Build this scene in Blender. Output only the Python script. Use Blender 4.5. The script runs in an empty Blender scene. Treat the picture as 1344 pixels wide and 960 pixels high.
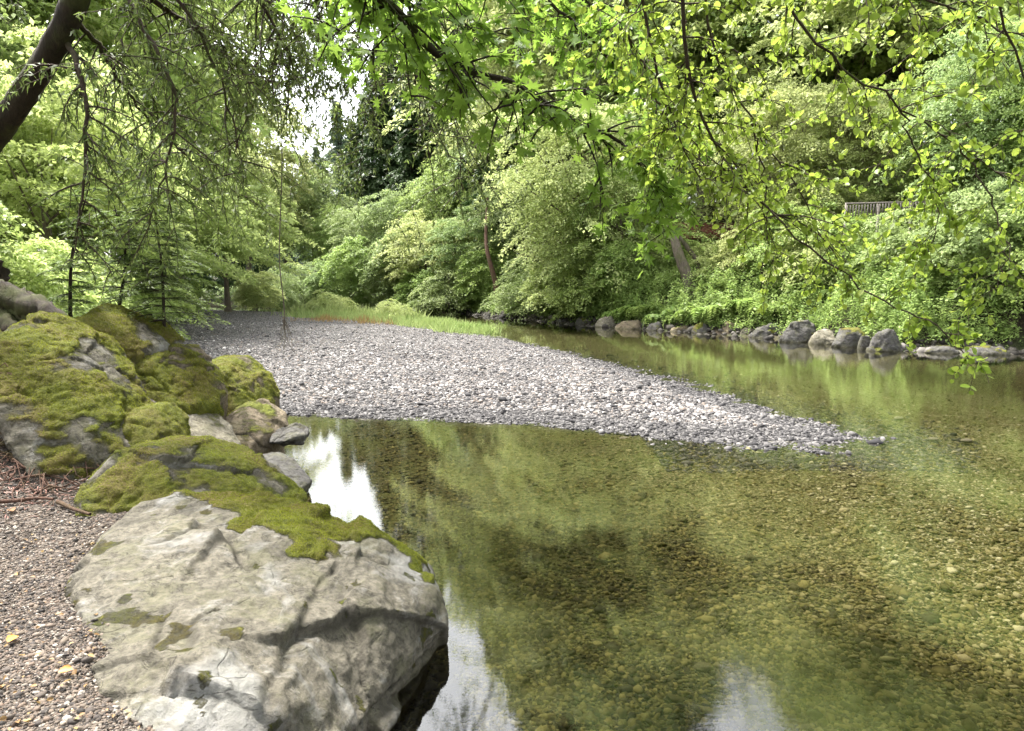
import bpy, bmesh, math, random
import numpy as np
from mathutils import Vector, Matrix

random.seed(7)
RNG = np.random.default_rng(7)
R = math.radians
scene = bpy.context.scene
COL = scene.collection

# ------------------------------------------------------------------ camera
CAM_H = 2.3
FPX = 900.0                       # focal length in photo pixels (1344 wide)
PITCH = math.atan(105.0 / FPX)
cam_d = bpy.data.cameras.new('camera')
cam_d.sensor_width = 36.0
cam_d.lens = 36.0 * FPX / 1344.0
cam_d.clip_start = 0.05
cam_d.clip_end = 1500.0
cam = bpy.data.objects.new('camera', cam_d)
cam.location = (0, 0, CAM_H)
cam.rotation_euler = (math.pi / 2 - PITCH, 0, 0)
COL.objects.link(cam)
scene.camera = cam

# ------------------------------------------------------------------ light
SUN_EL, SUN_AZ = R(62), R(-48)     # azimuth from +Y, negative = to the left
world = bpy.data.worlds.new('World')
scene.world = world
world.use_nodes = True
wn = world.node_tree.nodes
wl = world.node_tree.links
wn.clear()
sky = wn.new('ShaderNodeTexSky')
sky.sky_type = 'NISHITA'
sky.sun_disc = False
sky.sun_elevation = SUN_EL
sky.sun_rotation = SUN_AZ
sky.air_density = 1.0
sky.dust_density = 4.0
sky.ozone_density = 1.0
hs = wn.new('ShaderNodeHueSaturation')
hs.inputs['Saturation'].default_value = 0.22
bg = wn.new('ShaderNodeBackground')
bg.inputs['Strength'].default_value = 0.085
wo = wn.new('ShaderNodeOutputWorld')
wl.new(sky.outputs[0], hs.inputs['Color'])
wl.new(hs.outputs[0], bg.inputs['Color'])
wl.new(bg.outputs[0], wo.inputs['Surface'])

sun_d = bpy.data.lights.new('sun', 'SUN')
sun_d.energy = 1.5
sun_d.angle = R(12)
sun_d.color = (1.0, 0.96, 0.88)
sun = bpy.data.objects.new('sun', sun_d)
sdir = Vector((math.sin(SUN_AZ) * math.cos(SUN_EL), math.cos(SUN_AZ) * math.cos(SUN_EL), math.sin(SUN_EL)))
sun.rotation_euler = (-sdir).to_track_quat('-Z', 'Y').to_euler()
sun.location = (0, 0, 60)
COL.objects.link(sun)

scene.view_settings.view_transform = 'Standard'
scene.view_settings.look = 'None'
scene.view_settings.gamma = 1.0
scene.view_settings.exposure = 3.15
scene.render.engine = 'CYCLES'
cy = scene.cycles
cy.max_bounces = 7
cy.diffuse_bounces = 4
cy.glossy_bounces = 3
cy.transmission_bounces = 4
cy.transparent_max_bounces = 6
cy.caustics_reflective = False
cy.caustics_refractive = False
cy.sample_clamp_indirect = 6.0
cy.use_denoising = True
cy.use_adaptive_sampling = True
cy.adaptive_threshold = 0.01

# ------------------------------------------------------------------ helpers
CP, SP = math.cos(PITCH), math.sin(PITCH)
def ray(u, v):
    a = (u - 672.0) / FPX
    b = -(v - 480.0) / FPX
    return np.array((a, CP + b * SP, -SP + b * CP))
def P(u, v, Y):
    """world point seen at photo pixel (u, v) at distance Y along +Y"""
    d = ray(u, v)
    return np.array((0, 0, CAM_H)) + d * (Y / d[1])
def W(u, v, z=0.0):
    """world point where photo pixel (u, v) meets height z"""
    d = ray(u, v)
    return np.array((0, 0, CAM_H)) + d * ((z - CAM_H) / d[2])

_perm = np.random.default_rng(3).permutation(512)
_perm = np.concatenate([_perm, _perm, _perm])
_grad = np.random.default_rng(5).normal(size=(512, 3))
_grad /= np.linalg.norm(_grad, axis=1)[:, None]
def noise(p):
    p = np.asarray(p, dtype=np.float64)
    i = np.floor(p).astype(np.int64)
    f = p - i
    w = f * f * f * (f * (f * 6 - 15) + 10)
    i &= 511
    out = 0
    for dx in (0, 1):
        for dy in (0, 1):
            for dz in (0, 1):
                h = _perm[_perm[_perm[(i[:, 0] + dx) & 511] + ((i[:, 1] + dy) & 511)] + ((i[:, 2] + dz) & 511)]
                g = _grad[h & 511]
                d = f - np.array((dx, dy, dz))
                k = (w[:, 0] if dx else 1 - w[:, 0]) * (w[:, 1] if dy else 1 - w[:, 1]) * (w[:, 2] if dz else 1 - w[:, 2])
                out = out + k * np.einsum('ij,ij->i', g, d)
    return out * 1.6
def fbm(p, octs=4, lac=2.03, gain=0.5):
    a, s, t = 1.0, 0.0, np.asarray(p, dtype=np.float64)
    for _ in range(octs):
        s = s + a * noise(t)
        t = t * lac + 17.3
        a *= gain
    return s
def sstep(a, b, x):
    t = np.clip((x - a) / (b - a), 0, 1)
    return t * t * (3 - 2 * t)

def mesh_from(name, verts, faces, attrs=None, smooth=False):
    """faces: (n, k) int array; attrs: {name: per-face float array}"""
    verts = np.asarray(verts, dtype=np.float32)
    faces = np.asarray(faces, dtype=np.int32)
    me = bpy.data.meshes.new(name)
    n, k = faces.shape
    me.vertices.add(len(verts))
    me.vertices.foreach_set('co', verts.ravel())
    me.loops.add(n * k)
    me.loops.foreach_set('vertex_index', faces.ravel())
    me.polygons.add(n)
    me.polygons.foreach_set('loop_start', np.arange(0, n * k, k, dtype=np.int32))
    me.update(calc_edges=True)
    me.validate()
    if smooth:
        me.polygons.foreach_set('use_smooth', np.ones(n, dtype=bool))
    for an, av in (attrs or {}).items():
        at = me.attributes.new(an, 'FLOAT', 'FACE' if len(av) == n else 'POINT')
        at.data.foreach_set('value', np.asarray(av, dtype=np.float32))
    return me

def obj(name, me, mat=None, parent=None):
    o = bpy.data.objects.new(name, me)
    if mat is not None and len(me.materials) == 0:
        me.materials.append(mat)
    COL.objects.link(o)
    if parent is not None:
        o.parent = parent
    return o
def tag(o, label=None, cat=None, group=None, kind=None):
    if label: o['label'] = label
    if cat: o['category'] = cat
    if group: o['group'] = group
    if kind: o['kind'] = kind
    return o
def empty(name, loc=(0, 0, 0), rz=0.0, sc=1.0):
    o = bpy.data.objects.new(name, None)
    o.empty_display_size = 0.2
    o.location = loc
    o.rotation_euler = (0, 0, rz)
    o.scale = (sc, sc, sc) if np.isscalar(sc) else sc
    COL.objects.link(o)
    return o

def frames(X, N):
    """rotation matrices (n,3,3), columns = x along X, z near N"""
    X = X / np.maximum(np.linalg.norm(X, axis=1)[:, None], 1e-9)
    Yv = np.cross(N, X)
    l = np.linalg.norm(Yv, axis=1)[:, None]
    Yv = np.where(l > 1e-4, Yv / np.maximum(l, 1e-9), np.array((0, 1.0, 0)))
    Z = np.cross(X, Yv)
    return np.stack([X, Yv, Z], axis=2)
def rand_rot(n, rng=RNG):
    return frames(rng.normal(size=(n, 3)), rng.normal(size=(n, 3)))
def scatter(tv, tf, pos, rot, scale):
    """copies of a template baked in one mesh; returns verts, faces"""
    n, k = len(pos), len(tv)
    scale = np.asarray(scale)
    if scale.ndim == 1: scale = scale[:, None]
    v = tv[None] * (scale[:, None, :] if scale.shape[1] == 3 else scale[:, None])
    v = np.einsum('nij,nkj->nki', rot, v) + pos[:, None]
    f = (tf[None] + (np.arange(n) * k)[:, None, None]).reshape(-1, tf.shape[1])
    return v.reshape(-1, 3), f

# leaf templates: x is the length axis, root at the origin
LEAF4 = (np.array([(0, 0, 0), (.45, .28, .06), (1, 0, -.04), (.45, -.28, .06)]), np.array([(0, 1, 2, 3)]))
LANCE = (np.array([(0, 0, 0), (.4, .13, .03), (1, 0, -.1), (.4, -.13, .03)]), np.array([(0, 1, 2, 3)]))
NEEDLE = (np.array([(0, 0, 0), (.5, .09, 0), (1, 0, -.12), (.5, -.09, 0)]), np.array([(0, 1, 2, 3)]))
_a = [(0, 0, 0), (.12, .22, .04), (.45, .40, .07), (.8, .26, .03), (1, 0, -.06), (.8, -.26, .03), (.45, -.40, .07), (.12, -.22, .04), (.5, 0, -.02)]
OVAL = (np.array(_a), np.array([(0, 1, 2, 8), (8, 2, 3, 4), (8, 4, 5, 6), (0, 8, 6, 7)]))
# palmate maple leaf: five pointed lobes round a centre
def _maple():
    pts, fs = [(.35, 0, 0)], []
    lob = [(-150, .34), (-118, .22), (-88, .62), (-62, .30), (-40, .72), (-18, .36), (0, .72), (18, .36), (40, .72), (62, .30), (88, .62), (118, .22), (150, .34)]
    for a, r in lob:
        pts.append((.35 + r * math.cos(R(a)), r * math.sin(R(a)), -.12 * r * r + .03 * math.sin(R(a * 3))))
    for i in range(len(lob) - 1):
        fs.append((0, i + 1, i + 2))
    return np.array(pts), np.array(fs)
MAPLE = _maple()
BLADE = (np.array([(0, .5, 0), (0, -.5, 0), (.6, -.3, 0), (.6, .3, 0), (1, .02, -.0), (1, -.02, 0)]) * np.array((1, .1, 1)),
         np.array([(0, 1, 2, 3), (3, 2, 5, 4)]))
# pebbles
def _ico(sub):
    bm = bmesh.new()
    bmesh.ops.create_icosphere(bm, subdivisions=sub, radius=1)
    v = np.array([x.co[:] for x in bm.verts]); f = np.array([[q.index for q in x.verts] for x in bm.faces])
    bm.free()
    return v, f
ICO1 = _ico(1)
ICO2 = _ico(2)

def tube_arrays(pts, rad, sides=6):
    pts = np.asarray(pts, dtype=float); rad = np.asarray(rad, dtype=float)
    n = len(pts)
    t = np.gradient(pts, axis=0)
    t /= np.maximum(np.linalg.norm(t, axis=1)[:, None], 1e-9)
    up = np.array((0.0, 0.0, 1.0))
    if abs(t[0] @ up) > .9: up = np.array((1.0, 0, 0))
    a = np.cross(t, up); a /= np.maximum(np.linalg.norm(a, axis=1)[:, None], 1e-9)
    for i in range(1, n):
        if a[i] @ a[i - 1] < 0: a[i] = -a[i]
    b = np.cross(t, a)
    an = np.linspace(0, 2 * math.pi, sides, endpoint=False)
    ring = np.cos(an)[None, :, None] * a[:, None] + np.sin(an)[None, :, None] * b[:, None]
    v = (pts[:, None] + ring * rad[:, None, None]).reshape(-1, 3)
    i, j = np.meshgrid(np.arange(n - 1), np.arange(sides), indexing='ij')
    j2 = (j + 1) % sides
    f = np.stack([i * sides + j, i * sides + j2, (i + 1) * sides + j2, (i + 1) * sides + j], axis=2).reshape(-1, 4)
    # end caps as fans of quads are not needed: tips taper to nothing
    return v, f
class MB:
    def __init__(s): s.v, s.f, s.n, s.a = [], [], 0, []
    def add(s, v, f, a=None):
        if f.shape[1] == 3: f = np.concatenate([f, f[:, 2:3]], axis=1) if False else f
        s.v.append(v); s.f.append(f + s.n); s.n += len(v)
        s.a.append(np.full(len(f), .5) if a is None else a)
    def tube(s, pts, rad, sides=6):
        s.add(*tube_arrays(pts, rad, sides))
    def mesh(s, name, smooth=True):
        return mesh_from(name, np.concatenate(s.v), np.concatenate(s.f), {'rnd': np.concatenate(s.a)}, smooth)

def curve_pts(ctrl, n=16):
    """Catmull-Rom through control points"""
    c = np.asarray(ctrl, dtype=float)
    c = np.concatenate([[2 * c[0] - c[1]], c, [2 * c[-1] - c[-2]]])
    out = []
    segs = len(c) - 3
    per = max(2, n // segs)
    for i in range(segs):
        p0, p1, p2, p3 = c[i:i + 4]
        for t in np.linspace(0, 1, per, endpoint=False):
            out.append(.5 * ((2 * p1) + (-p0 + p2) * t + (2 * p0 - 5 * p1 + 4 * p2 - p3) * t * t + (-p0 + 3 * p1 - 3 * p2 + p3) * t ** 3))
    out.append(c[-2])
    return np.array(out)

# ------------------------------------------------------------------ materials
class NT:
    def __init__(s, name):
        s.m = bpy.data.materials.new(name); s.m.use_nodes = True
        s.t = s.m.node_tree; s.t.nodes.clear()
        s.out = s.n('ShaderNodeOutputMaterial')
    def n(s, ty, **kw):
        nd = s.t.nodes.new(ty)
        for k, v in kw.items(): setattr(nd, k, v)
        return nd
    def l(s, a, b): s.t.links.new(a, b)
    def val(s, sock, v):
        if hasattr(v, 'is_linked') or hasattr(v, 'links'): s.l(v, sock)
        else: sock.default_value = v
    def coord(s, scale=1.0, which='Object', rot=(0, 0, 0)):
        g = s.n('ShaderNodeNewGeometry') if which == 'World' else s.n('ShaderNodeTexCoord')
        mp = s.n('ShaderNodeMapping')
        mp.inputs['Scale'].default_value = (scale,) * 3 if np.isscalar(scale) else scale
        mp.inputs['Rotation'].default_value = rot
        s.l(g.outputs['Position' if which == 'World' else which], mp.inputs[0])
        return mp.outputs[0]
    def noise(s, co, scale, detail=4, rough=.6, dist=0):
        nd = s.n('ShaderNodeTexNoise')
        nd.inputs['Scale'].default_value = scale; nd.inputs['Detail'].default_value = detail
        nd.inputs['Roughness'].default_value = rough; nd.inputs['Distortion'].default_value = dist
        s.l(co, nd.inputs['Vector'])
        return nd.outputs[0]
    def ramp(s, fac, stops, interp='LINEAR'):
        r = s.n('ShaderNodeValToRGB'); cr = r.color_ramp; cr.interpolation = interp
        while len(cr.elements) < len(stops): cr.elements.new(0.5)
        for e, (p, c) in zip(cr.elements, stops):
            e.position = p
            e.color = (c, c, c, 1) if np.isscalar(c) else (*c, 1)
        s.l(fac, r.inputs[0])
        return r.outputs[0]
    def mix(s, fac, a, b, mode='MIX'):
        m = s.n('ShaderNodeMix', data_type='RGBA', blend_type=mode)
        for sock, v in ((m.inputs[0], fac), (m.inputs[6], a), (m.inputs[7], b)):
            if hasattr(v, 'is_output'): s.l(v, sock)
            elif sock == m.inputs[0]: sock.default_value = v
            else: sock.default_value = (*v, 1)
        return m.outputs[2]
    def math(s, op, a, b=0.0):
        m = s.n('ShaderNodeMath', operation=op)
        for sock, v in ((m.inputs[0], a), (m.inputs[1], b)):
            if hasattr(v, 'is_output'): s.l(v, sock)
            else: sock.default_value = v
        return m.outputs[0]
    def attr(s, name):
        a = s.n('ShaderNodeAttribute'); a.attribute_name = name
        return a.outputs['Fac']
    def bump(s, h, strength=.5, dist=.02, normal=None):
        b = s.n('ShaderNodeBump'); b.inputs['Strength'].default_value = strength; b.inputs['Distance'].default_value = dist
        s.l(h, b.inputs['Height'])
        if normal is not None: s.l(normal, b.inputs['Normal'])
        return b.outputs[0]
    def principled(s, col, rough=.8, normal=None, spec=.3):
        p = s.n('ShaderNodeBsdfPrincipled')
        for sock, v in ((p.inputs['Base Color'], col), (p.inputs['Roughness'], rough)):
            if hasattr(v, 'is_output'): s.l(v, sock)
            elif sock == p.inputs['Roughness']: sock.default_value = v
            else: sock.default_value = (*v, 1)
        p.inputs['Specular IOR Level'].default_value = spec
        if normal is not None: s.l(normal, p.inputs['Normal'])
        return p
    def done(s, sh):
        s.l(sh.outputs[0] if hasattr(sh, 'outputs') else sh, s.out.inputs['Surface'])
        return s.m

def leaf_mat(name, dark, mid, light, transl=.45, rough=.5, tcol=None, spec=.25, patch=.5):
    t = NT(name)
    a = t.attr('rnd')
    base = t.ramp(a, [(0.0, dark), (.5, mid), (1.0, light)])
    oi = t.n('ShaderNodeObjectInfo')
    big = t.noise(t.coord(1.0, 'World'), patch, 2, .5)
    base = t.mix(t.math('MULTIPLY', t.ramp(big, [(.35, 0.0), (.7, 1.0)]), .4), base, light)
    hsn = t.n('ShaderNodeHueSaturation')
    v = t.math('ADD', t.math('MULTIPLY', oi.outputs['Random'], .3), .85)
    h = t.math('ADD', t.math('MULTIPLY', oi.outputs['Random'], .024), .482)
    t.l(v, hsn.inputs['Value']); t.l(h, hsn.inputs['Hue']); t.l(base, hsn.inputs['Color'])
    base = hsn.outputs[0]
    p = t.principled(base, rough, spec=spec)
    tr = t.n('ShaderNodeBsdfTranslucent')
    tc = t.mix(.55, base, tcol or light)
    t.l(tc, tr.inputs[0])
    m = t.n('ShaderNodeMixShader'); m.inputs[0].default_value = transl
    t.l(p.outputs[0], m.inputs[1]); t.l(tr.outputs[0], m.inputs[2])
    return t.done(m)

M = {}
M['pale'] = leaf_mat('pale_foliage', (.14, .19, .05), (.30, .38, .12), (.52, .57, .25))
M['green'] = leaf_mat('green_foliage', (.07, .12, .03), (.19, .29, .07), (.37, .47, .15))
M['bluegreen'] = leaf_mat('blue_green_foliage', (.08, .13, .045), (.19, .275, .095), (.37, .46, .19))
M['yellow'] = leaf_mat('yellow_green_foliage', (.19, .29, .075), (.36, .47, .14), (.54, .62, .24), transl=.62)
M['mistgreen'] = leaf_mat('hazed_conifer_needles', (.07, .12, .07), (.12, .18, .11), (.20, .27, .17), transl=.3)  # distance haze painted into the needle colour of the far valley conifers
M['conifer'] = leaf_mat('conifer_needles', (.025, .06, .02), (.05, .10, .035), (.09, .15, .055), transl=.2)
M['bay'] = leaf_mat('bay_leaves', (.03, .06, .015), (.075, .13, .03), (.20, .27, .07), transl=.4, rough=.5, spec=.3)
M['maple'] = leaf_mat('maple_leaves', (.055, .125, .016), (.13, .26, .03), (.28, .42, .07), transl=.55, rough=.4)
M['alder'] = leaf_mat('alder_leaves', (.10, .19, .02), (.21, .34, .04), (.37, .47, .08), transl=.55, rough=.4)
M['grass'] = leaf_mat('grass_blades', (.13, .21, .06), (.25, .36, .11), (.42, .48, .20), transl=.3)
M['drygrass'] = leaf_mat('dry_grass_blades', (.20, .12, .05), (.30, .18, .08), (.38, .30, .12), transl=.3)
M['mossblade'] = leaf_mat('moss_tufts', (.05, .062, .008), (.155, .185, .017), (.29, .32, .034), transl=.35, patch=3.0)
M['fallen'] = leaf_mat('fallen_leaf_orange', (.5, .18, .03), (.6, .26, .05), (.7, .4, .1), transl=.1)

def bark_mat(name, c1, c2, c3=None, scale=1.0):
    t = NT(name)
    co = t.coord((scale * 6, scale * 6, scale * 1.2))
    n1 = t.noise(co, 3.0, 6, .7, .6)
    col = t.ramp(n1, [(.3, c1), (.6, c2), (.8, c3 or c2)])
    g = t.noise(t.coord(1.0), 2.3, 4)
    col = t.mix(t.math('MULTIPLY', t.ramp(g, [(.5, 0.0), (.68, 1.0)]), .6), col, (.07, .085, .02))
    return t.done(t.principled(col, .9, t.bump(n1, .8, .03)))
M['bark'] = bark_mat('dark_bark', (.010, .007, .005), (.038, .027, .018), (.09, .065, .042))
M['barkgrey'] = bark_mat('grey_bark', (.07, .055, .045), (.17, .14, .11), (.28, .25, .2))
M['twig'] = bark_mat('twig_bark', (.03, .02, .015), (.08, .055, .04), (.12, .09, .06), 3)
M['root'] = bark_mat('red_root_bark', (.05, .028, .02), (.12, .065, .045), (.2, .13, .10), 2)

def rock_mat(name, tone=(.138, .124, .097), dark=(.034, .031, .026), lightc=(.30, .295, .285), moss_hi=(.15, .165, .018), scale=1.0, strata=1.0):
    t = NT(name)
    co = t.coord(scale)
    cw = t.coord((scale * 1.2, scale * 1.2, scale * 4.0), rot=(R(24), R(-18), R(10)))
    n1 = t.noise(co, 1.6, 8, .65, .4)
    n2 = t.noise(cw, 2.4, 6, .65, 1.0 * strata)
    fine = t.noise(co, 26, 6, .75)
    col = t.ramp(n1, [(.30, tuple(x * .62 for x in tone)), (.46, tone), (.60, tuple(x * 1.15 for x in tone)), (.72, lightc)])
    col = t.mix(t.math('MULTIPLY', t.ramp(n2, [(.30, 1.0), (.47, 0.0)]), .7), col, dark)
    col = t.mix(t.math('MULTIPLY', t.ramp(n2, [(.56, 0.0), (.72, 1.0)]), .55), col, lightc)
    col = t.mix(.8, col, t.ramp(fine, [(.32, .2), (.5, .5), (.68, .82)]), 'OVERLAY')
    # ochre and green lichen
    lic = t.noise(co, 3.6, 7, .75)
    col = t.mix(t.math('MULTIPLY', t.ramp(lic, [(.50, 0.0), (.60, 1.0)]), .32), col, (.13, .13, .06))
    hc = t.noise(co, 9, 8, .8, 1.2)
    col = t.mix(t.math('MULTIPLY', t.ramp(hc, [(.36, 1.0), (.47, 0.0)]), .75), col, tuple(x * .55 for x in dark))
    pw = t.noise(co, .9, 5, .6, .8)
    col = t.mix(t.math('MULTIPLY', t.ramp(pw, [(.52, 0.0), (.60, 1.0)]), .65), col, lightc)
    vo = t.n('ShaderNodeTexVoronoi', feature='DISTANCE_TO_EDGE'); vo.inputs['Scale'].default_value = 2.3
    wp = t.mix(.42, cw, t.n('ShaderNodeTexNoise').outputs['Color'])
    t.l(wp, vo.inputs['Vector'])
    fine_cr = t.ramp(vo.outputs['Distance'], [(.0, 1.0), (.016, 0.0)])
    fine_cr = t.math('MULTIPLY', fine_cr, t.ramp(lic, [(.50, 0.0), (.56, 1.0)]))
    col = t.mix(t.math('MULTIPLY', fine_cr, .45), col, (.03, .027, .02))
    # cracks stored on the mesh
    col = t.mix(t.math('MULTIPLY', t.attr('crack'), .85), col, (.05, .045, .035))
    # moss
    mn = t.noise(co, 15, 5, .75)
    mb = t.noise(co, 2.1, 4, .6)
    mcol = t.ramp(mn, [(.28, (.032, .036, .007)), (.48, (.10, .112, .012)), (.7, moss_hi)])
    mcol = t.mix(t.ramp(mb, [(.42, 0.0), (.62, .75)]), mcol, (.13, .095, .03))
    ms = t.math('ADD', t.attr('moss'), t.math('MULTIPLY', t.math('SUBTRACT', fine, .5), .9))
    mf = t.ramp(ms, [(.34, 0.0), (.60, 1.0)])
    col = t.mix(mf, col, mcol)
    # damp foot just above the water
    g = t.n('ShaderNodeNewGeometry'); sx = t.n('ShaderNodeSeparateXYZ'); t.l(g.outputs['Position'], sx.inputs[0])
    wet = t.ramp(t.math('ADD', sx.outputs[2], t.math('MULTIPLY', n1, .10)), [(.06, 1.0), (.15, 0.0)])
    col = t.mix(t.math('MULTIPLY', wet, .65), col, (.06, .055, .03))
    b1 = t.bump(n2, .6, .06)
    b0 = t.bump(t.math('SUBTRACT', hc, t.math('MULTIPLY', fine_cr, .8)), .6, .035, b1)
    b2 = t.bump(fine, .8, .02, b0)
    grit = t.noise(co, 120, 3, .7)
    b2 = t.bump(grit, .5, .006, b2)
    b3 = t.bump(t.math('MULTIPLY', mn, mf), .9, .03, b2)
    return t.done(t.principled(col, .85, b3, .25))
M['rock'] = rock_mat('boulder_stone')
M['rockpale'] = rock_mat('pale_stone', (.20, .18, .135), (.08, .07, .052), (.28, .26, .22))
M['rocktan'] = rock_mat('tan_stone', (.17, .135, .09), (.055, .042, .028), (.26, .22, .17))
M['rockgrey'] = rock_mat('grey_stone', (.085, .08, .074), (.025, .023, .02), (.15, .145, .138))

def pebble_mat(name, stops):
    t = NT(name)
    col = t.ramp(t.attr('rnd'), stops)
    n = t.noise(t.coord(1, 'World'), 40, 4, .7)
    col = t.mix(.35, col, t.ramp(n, [(.3, .3), (.7, .7)]), 'OVERLAY')
    return t.done(t.principled(col, .8, None, .25))
M['pebble'] = pebble_mat('river_pebbles', [(0, (.018, .017, .018)), (.25, (.055, .052, .053)), (.5, (.12, .113, .11)), (.7, (.20, .188, .18)), (.82, (.17, .135, .11)), (.92, (.29, .27, .26)), (1, (.46, .44, .42))])
M['pathpebble'] = pebble_mat('path_gravel', [(0, (.025, .022, .02)), (.25, (.06, .05, .045)), (.5, (.11, .088, .072)), (.7, (.15, .12, .095)), (.82, (.13, .09, .068)), (.93, (.22, .19, .16)), (1, (.36, .33, .29))])
M['bedpebble'] = pebble_mat('bed_pebbles', [(0, (.010, .009, .004)), (.25, (.035, .029, .013)), (.5, (.095, .082, .030)), (.7, (.165, .14, .052)), (.85, (.22, .19, .10)), (.95, (.30, .26, .16)), (1, (.42, .38, .27))])

# ------------------------------------------------------------------ terrain
def poly_sd(px, py, poly):
    """signed distance, positive inside"""
    poly = np.asarray(poly, dtype=float)
    d2 = np.full(px.shape, 1e18); inside = np.zeros(px.shape, dtype=bool)
    n = len(poly)
    for i in range(n):
        a, b = poly[i], poly[(i + 1) % n]
        e = b - a
        wx, wy = px - a[0], py - a[1]
        tt = np.clip((wx * e[0] + wy * e[1]) / (e @ e), 0, 1)
        d2 = np.minimum(d2, (wx - e[0] * tt) ** 2 + (wy - e[1] * tt) ** 2)
        c = ((a[1] <= py) & (b[1] > py)) | ((b[1] <= py) & (a[1] > py))
        with np.errstate(divide='ignore', invalid='ignore'):
            xi = a[0] + (py - a[1]) / (b[1] - a[1] if b[1] != a[1] else 1e-9) * e[0]
        inside ^= c & (px < xi)
    d = np.sqrt(d2)
    return np.where(inside, d, -d)

BAR = [W(u, v)[:2] for u, v in ((365, 541), (450, 546), (600, 551), (700, 555), (800, 565), (900, 573), (990, 580), (1060, 581), (1100, 574),
                                (1035, 553), (960, 527), (870, 498), (790, 477), (720, 458), (650, 443), (600, 430), (540, 421), (480, 413))]
BAR += [(-18, 58), (-30, 66), (-34, 50), (-16, 26), (-8, 16), (-6.2, 13.5)]
LEFT = [(0.9, -30), (0.8, -1), (0.4, 1.4), (-0.5, 2.4), (-1.25, 3.1), (-1.5, 4.6), (-2.3, 6), (-3.3, 7.8), (-4.2, 9.6), (-5.2, 12.3), (-8.5, 18), (-15, 27),
        (-26, 42), (-31, 58), (-33, 67), (-60, 110), (-500, 150), (-500, -60), (0, -60)]
RIGHT = [W(u, v)[:2] for u, v in ((1700, 500), (1500, 478), (1344, 464), (1180, 461), (1080, 450), (1000, 443), (900, 436), (780, 428), (700, 420), (650, 416), (600, 411), (520, 405))]
RIGHT += [(-30, 78), (-55, 96), (-500, 130), (-500, 600), (600, 600), (600, -60), (30, -60), (24, 0)]
BAR, RIGHT = np.array(BAR), np.array(RIGHT)

def height(x, y):
    x = np.asarray(x, dtype=float); y = np.asarray(y, dtype=float)
    sh = x.shape
    x, y = x.ravel(), y.ravel()
    p3 = np.stack([x, y, np.zeros_like(x)], 1)
    nb = fbm(p3 * .25, 3); nf = fbm(p3 * 1.3, 3)
    wob = nf * .18
    db = poly_sd(x, y, BAR) + wob * np.clip(y / 15, .4, 1.5)
    zb = np.where(db > 0, .42 * (1 - np.exp(-db * .22)) + .02 * nb, db * .055)
    dl = poly_sd(x, y, LEFT) + wob * .6
    zl = np.where(dl > 0, .68 * sstep(-.1, .8, dl) + .03 * nf * sstep(.5, 1.5, dl), dl * .45)
    hl = np.clip(dl - 3.2 - np.clip((y - 3) * .0, 0, 0), 0, 40)
    zl += np.where(dl > 0, .42 * hl * sstep(0, 3, hl) + nb * .5 * sstep(0, 6, hl), 0)
    zl += 1.15 * np.exp(-(((x + 5.4) / 1.5) ** 2 + ((y - 6.9) / 1.7) ** 2)) + .45 * np.exp(-(((x + 4.3) / .6) ** 2 + ((y - 5.9) / .5) ** 2))
    dr = poly_sd(x, y, RIGHT) + wob * 1.2
    slope = .10 + .42 * sstep(-14, 8, x - (y - 50) * .15)
    hr = np.clip(dr - 1.2, 0, 1000)
    hcap = 13 + 3 * nb
    hill = slope * hr
    hill = hcap * (1 - np.exp(-hill / hcap))
    hill = np.where(x < -12, hill * .6, hill)
    zr = np.where(dr > 0, .38 * sstep(-.2, .7, dr) + .75 * sstep(.5, 1.7, dr) * sstep(-6, 4, x) + hill + .3 * nb * sstep(1, 6, dr), dr * .28)
    z = np.maximum(np.maximum(zb, zl), zr)
    bed = -.62 + .10 * nb
    # very shallow shelf downstream of the bar's tip and in front of the camera
    shelf = -.13 - .05 * np.hypot(x - 5.0, y - 9.4) * .8
    z = np.maximum(z, np.maximum(bed, np.maximum(shelf, bed)))
    z += np.where(z < 0, nf * .02, 0)
    return z.reshape(sh)
def gz(x, y): return float(height(np.array([x]), np.array([y]))[0])

def stretch(n, near, far):
    s = np.linspace(-1, 1, n)
    return np.sign(s) * (near * np.abs(s) + (far - near) * np.abs(s) ** 4)
gx = stretch(460, 26, 420)
gy = np.concatenate([np.linspace(-60, -2, 24)[:-1], np.linspace(-2, 16, 190)[:-1], np.linspace(16, 80, 230)[:-1], 80 + 440 * np.linspace(0, 1, 50) ** 2])
GX, GY = np.meshgrid(gx, gy)
GZ = height(GX, GY)
vv = np.stack([GX.ravel(), GY.ravel(), GZ.ravel()], 1)
nx, ny = len(gx), len(gy)
ii, jj = np.meshgrid(np.arange(ny - 1), np.arange(nx - 1), indexing='ij')
ff = np.stack([ii * nx + jj, ii * nx + jj + 1, (ii + 1) * nx + jj + 1, (ii + 1) * nx + jj], 2).reshape(-1, 4)
dbar = poly_sd(vv[:, 0], vv[:, 1], BAR); dleft = poly_sd(vv[:, 0], vv[:, 1], LEFT)
gravel = np.maximum(sstep(-1.0, .2, dbar), 0)
pathm = sstep(-.3, .2, dleft) * (1 - sstep(2.4, 3.6, dleft))
shallow_tint = sstep(-.62, -.2, vv[:, 2]) * sstep(.5, 4.5, vv[:, 0] + .25 * (vv[:, 1] - 6)) * .9  # bed paler in shallows, darker with depth: water's absorption painted into colour
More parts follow.
